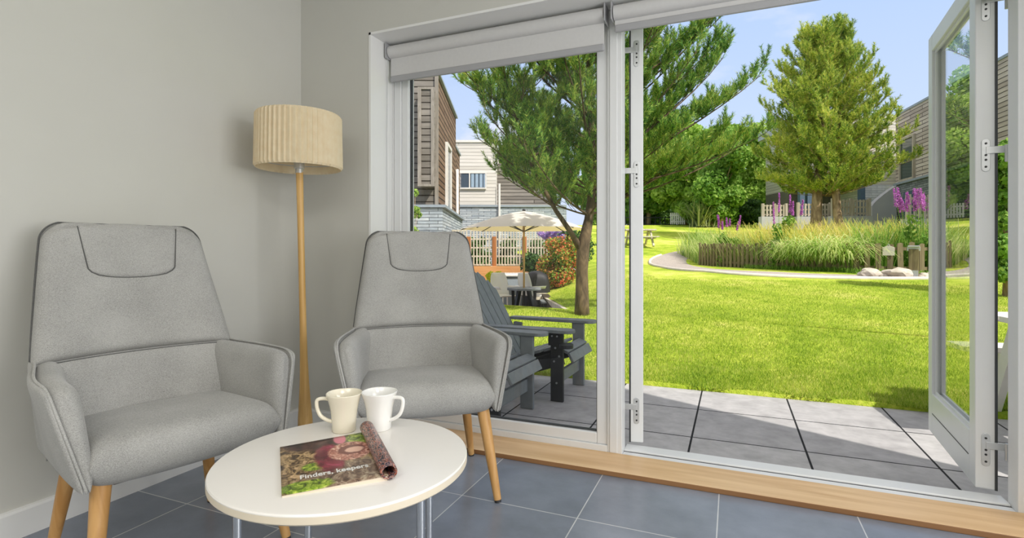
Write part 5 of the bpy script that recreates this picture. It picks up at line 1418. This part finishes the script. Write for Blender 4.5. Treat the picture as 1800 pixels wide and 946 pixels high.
b.build('curtain', 'curtain', wn)
b = MB(); b.tube([(xr_+0.15, -0.08, 1.2), (xr_+0.15, -0.08, zl+1.0)], 0.05, 8); b.build('downpipe', 'whitewood', t)

# right: long grey clad house whose side wall recedes, direction (0.248, 1)
k_ = 0.248; nd = math.hypot(k_, 1)
dF = 26.0; rF = 0.725*dF; gz = 1.9
ax = math.atan2(1, k_)  # local x along the wall towards the far end
pn = wr(rF-k_*16, dF-16, gz)
t = thing('grey_clad_house', 'long grey timber clad house along the right side of the garden', 'building', pn, R(YAW)+math.atan2(1, k_))
LW = 16*nd
def dl(px): a = ray(px, 1.0); d = 12.412/(a-k_)*1.0 if a > k_ else 26; return (d-(dF-16))*nd
zt_ = hz(205, dF)-gz; zl = hz(325, dF)-gz
b = MB(); b.box((0, -4, 0), (LW, 0.0, zl)); b.build('slate_base', 'stonedark', t)
b = MB(); b.box((0, -4, zl), (LW, -0.04, zt_)); b.build('upper_wall', 'cladgrey', t)
b = MB(); b.box((0, -4, zl-0.05), (LW, 0.08, zl+0.05)); b.build('ledge', 'capping', t)
b = MB(); b.box((0, -4, zt_), (LW+0.05, 0.0, zt_+0.1)); b.build('capping', 'capping', t)
xa, xb = dl(1606), dl(1584)
b = MB(); b.box((xa, -0.05, zl+0.15), (xb, 0.0, zl+2.0)); wn = b.build('window', 'greenglass', t)
b = MB()
for a, c_ in (((xa-0.12, -0.05, zl+0.05), (xa, 0.06, zl+2.1)), ((xb, -0.05, zl+0.05), (xb+0.12, 0.06, zl+2.1)), ((xa, -0.05, zl+2.0), (xb, 0.06, zl+2.1)), ((xa, -0.05, zl+0.05), (xb, 0.06, zl+0.15)), ((xa, -0.03, zl+0.9), (xb, 0.03, zl+0.96))): b.box(a, c_)
b.build('window_frame', 'picketpale', wn)
xa, xb = dl(1606), dl(1590)
b = MB(); b.box((xa, -0.02, 0), (xb, 0.04, zl-0.5)); b.build('door', 'bluepost', t)
# white metal roofed wing behind
d2 = 27.0; r2 = ray(1518, d2); zg = 2.2
t = site('white_walled_house', 'pale house with metal roof and open undercroft behind the tall pine', r2, d2, zg)
x1_ = ray(1576, d2)-r2; zl = hz(325, d2)-zg; ztop = hz(206, d2)-zg
b = MB(); b.box((0, 0, 0), (x1_+0.4, 5, zl)); b.build('pale_wall', 'stonepale', t)
b = MB(); b.box((-2.6, 0.02, zl), (x1_+0.4, 5, ztop)); b.build('upper_wall', 'cladpale', t)
b = MB(); b.box((-2.6, 2.0, ztop), (x1_+3.4, 6, ztop+0.55)); b.build('metal_roof', 'metalroof', t)
b = MB(); b.box((-2.7, -0.05, ztop-0.05), (x1_+0.42, 2.05, ztop+0.08)); b.build('capping', 'whitewood', t)
b = MB(); b.box((-2.6, 2.4, 0), (0, 5, zl)); b.build('recess_wall', 'recess_shade', t)
b = MB(); b.tube([(1.3, 3, ztop+0.5), (1.3, 3, ztop+1.3)], 0.03, 6); b.box((1.1, 2.97, ztop+1.27), (1.5, 3.03, ztop+1.33)); b.build('aerial', 'dark', t)
for px in (1405, 1418, 1510):
    x = ray(px, d2)-r2; b = MB(); b.box((x-0.12, -0.3, 0), (x+0.12, -0.06, zl)); b.build('post', 'bluepost', t)
# grey fin wall
t = site('fin_wall', 'smooth grey garden wall with a sweeping curved top', ray(1533, 25.5), 25.5, 2.0, 'garden wall')
xw = ray(1576, 25.5)-ray(1533, 25.5); pts = [(0, 0)]
za, zb_ = hz(362, 25.5)-2.0, hz(326, 25.5)-2.0
prof = [(xw*q, lerp(za, zb_, q**0.8)) for q in np.linspace(0, 1, 12)]
poly = [(0, 0)]+prof+[(xw, 0)]; poly = poly[::-1]; n = len(poly)
b = MB(); b.add([(x, 0, z) for x, z in poly]+[(x, 0.3, z) for x, z in poly], [tuple(reversed(range(n))), tuple(range(n, 2*n))]+[(i, (i+1) % n, n+(i+1) % n, n+i) for i in range(n)])
b.build('wall_body', 'concrete', t)
# picket fences in front of the far houses
def far_fence(label, pa, pb, d, ytop, ybot, wallh=0.15, mat='picketpale'):
    r0, r1 = ray(pa, d), ray(pb, d); z0 = hz(ybot, d); t = site('picket_fence', label, r0, d, z0, 'fence'); t['group'] = 'pale fences in front of the far houses'
    L = r1-r0; Hh = hz(ytop, d)-z0; n = max(2, int(L/0.15))
    for k in range(min(n, 40)):
        x = k*L/n; b = MB(); b.box((x, -0.015, 0.02), (x+0.085, 0.015, Hh)); b.build('pale', mat, t)
    for z in (0.12*Hh, 0.5*Hh, 0.86*Hh):
        b = MB(); b.box((0, 0.017, z), (L, 0.06, z+0.07)); b.build('rail', mat, t)
    for x in (0, L*0.5, L):
        b = MB(); b.box((x-0.06, -0.04, -wallh), (x+0.06, 0.07, Hh+0.06)); b.build('post', mat, t)
    b = MB(); b.box((-0.1, -0.1, -wallh-0.5), (L+0.1, 0.25, 0.0)); b.build('retaining_wall', 'concrete', t)
far_fence('short pale fence panel left of the pine trunks', 1341, 1382, 26, 360, 381)
far_fence('pale fence panel directly behind the pine trunks', 1403, 1460, 26, 358, 381)
far_fence('long pale fence panel right of the pine trunks', 1464, 1528, 25, 351, 380)
far_fence('pale fence behind the magenta flowers', 1597, 1675, 17.0, 345, 385, 0.6, 'picketpale')

# ================================================================== LIGHT, SKY, CAMERA
w = bpy.data.worlds.new('sky'); bpy.context.scene.world = w; w.use_nodes = True; nt = w.node_tree; nt.nodes.clear()
out = nt.nodes.new('ShaderNodeOutputWorld'); bg = nt.nodes.new('ShaderNodeBackground'); nt.links.new(bg.outputs[0], out.inputs[0])
tc = nt.nodes.new('ShaderNodeTexCoord'); sp = nt.nodes.new('ShaderNodeSeparateXYZ'); nt.links.new(tc.outputs['Generated'], sp.inputs[0])
skyc = ramp(nt, sp.outputs[2], [(0.0, srgb(206, 216, 234)), (0.2, srgb(188, 206, 235)), (0.45, srgb(168, 193, 233)), (1.0, srgb(176, 202, 240))])
zc = mathn(nt, 'ADD', mathn(nt, 'MAXIMUM', sp.outputs[2], 0.0), 0.12)
cb = nt.nodes.new('ShaderNodeCombineXYZ'); nt.links.new(mathn(nt, 'DIVIDE', sp.outputs[0], zc), cb.inputs[0]); nt.links.new(mathn(nt, 'DIVIDE', sp.outputs[1], zc), cb.inputs[1])
n1 = nt.nodes.new('ShaderNodeTexNoise'); n1.inputs['Scale'].default_value = 0.9; n1.inputs['Detail'].default_value = 7; n1.inputs['Roughness'].default_value = 0.55; n1.inputs['Distortion'].default_value = 0.3
nt.links.new(cb.outputs[0], n1.inputs['Vector'])
cl = ramp(nt, n1.outputs['Fac'], [(0.53, 0.0), (0.66, 0.8)])
hi = ramp(nt, sp.outputs[2], [(0.46, 0.0), (0.62, 0.85)])  # high sky out of view whitened to take blue out of the shade
col = mixc(nt, mathn(nt, 'MAXIMUM', cl, hi), skyc, srgb(246, 240, 240))
nt.links.new(col, bg.inputs[0]); bg.inputs[1].default_value = 1.0

sun = bpy.data.lights.new('sun', 'SUN'); sun.energy = 4.0; sun.angle = R(0.6); sun.color = (1.0, 0.95, 0.87)
so = bpy.data.objects.new('sun', sun); C.objects.link(so)
el = R(47); tv = Vector((-0.903*math.cos(el), 0.43*math.cos(el), -math.sin(el)))
so.rotation_euler = tv.to_track_quat('-Z', 'Y').to_euler()
# ceiling panels added out of view to fill the room with light
def ceiling_fill(x, y, sx, sy, energy, label):
    t = thing('ceiling_fill', label, 'ceiling light', (x, y, H), group='added ceiling fill lights')
    b = MB(); b.box((-sx/2-0.03, -sy/2-0.03, -0.04), (sx/2+0.03, sy/2+0.03, 0.0)); b.build('housing', 'frame', t, bevel=0.005)
    l = bpy.data.lights.new('ceiling_fill_lamp', 'AREA'); l.shape = 'RECTANGLE'; l.size = sx; l.size_y = sy; l.energy = energy; l.color = (1.0, 0.965, 0.91)
    o = bpy.data.objects.new('ceiling_fill_lamp', l); C.objects.link(o); o.parent = t; o.location = (0, 0, -0.045)
ceiling_fill(1.2, -0.9, 1.2, 1.2, 42, 'unseen added ceiling fill light behind the viewer on the right')
ceiling_fill(-0.45, -1.3, 1.2, 1.2, 22, 'unseen added ceiling fill light behind the viewer on the left')

cam = bpy.data.cameras.new('camera'); cam.sensor_width = 36; cam.lens = 928/1800*36; cam.shift_y = -29/1800; cam.clip_end = 300
co = bpy.data.objects.new('camera', cam); C.objects.link(co); co.location = (0, 0, 0.95); co.rotation_euler = (R(90), 0, R(YAW))
sc = bpy.context.scene; sc.camera = co
sc.view_settings.view_transform = 'Standard'; sc.view_settings.look = 'None'; sc.view_settings.gamma = 1; sc.view_settings.use_curve_mapping = False
sc.view_settings.exposure = 0.32
sc.cycles.use_denoising = True
sc.cycles.max_bounces = 8; sc.cycles.transparent_max_bounces = 16; sc.cycles.diffuse_bounces = 5; sc.cycles.glossy_bounces = 4
sc.cycles.sample_clamp_indirect = 6
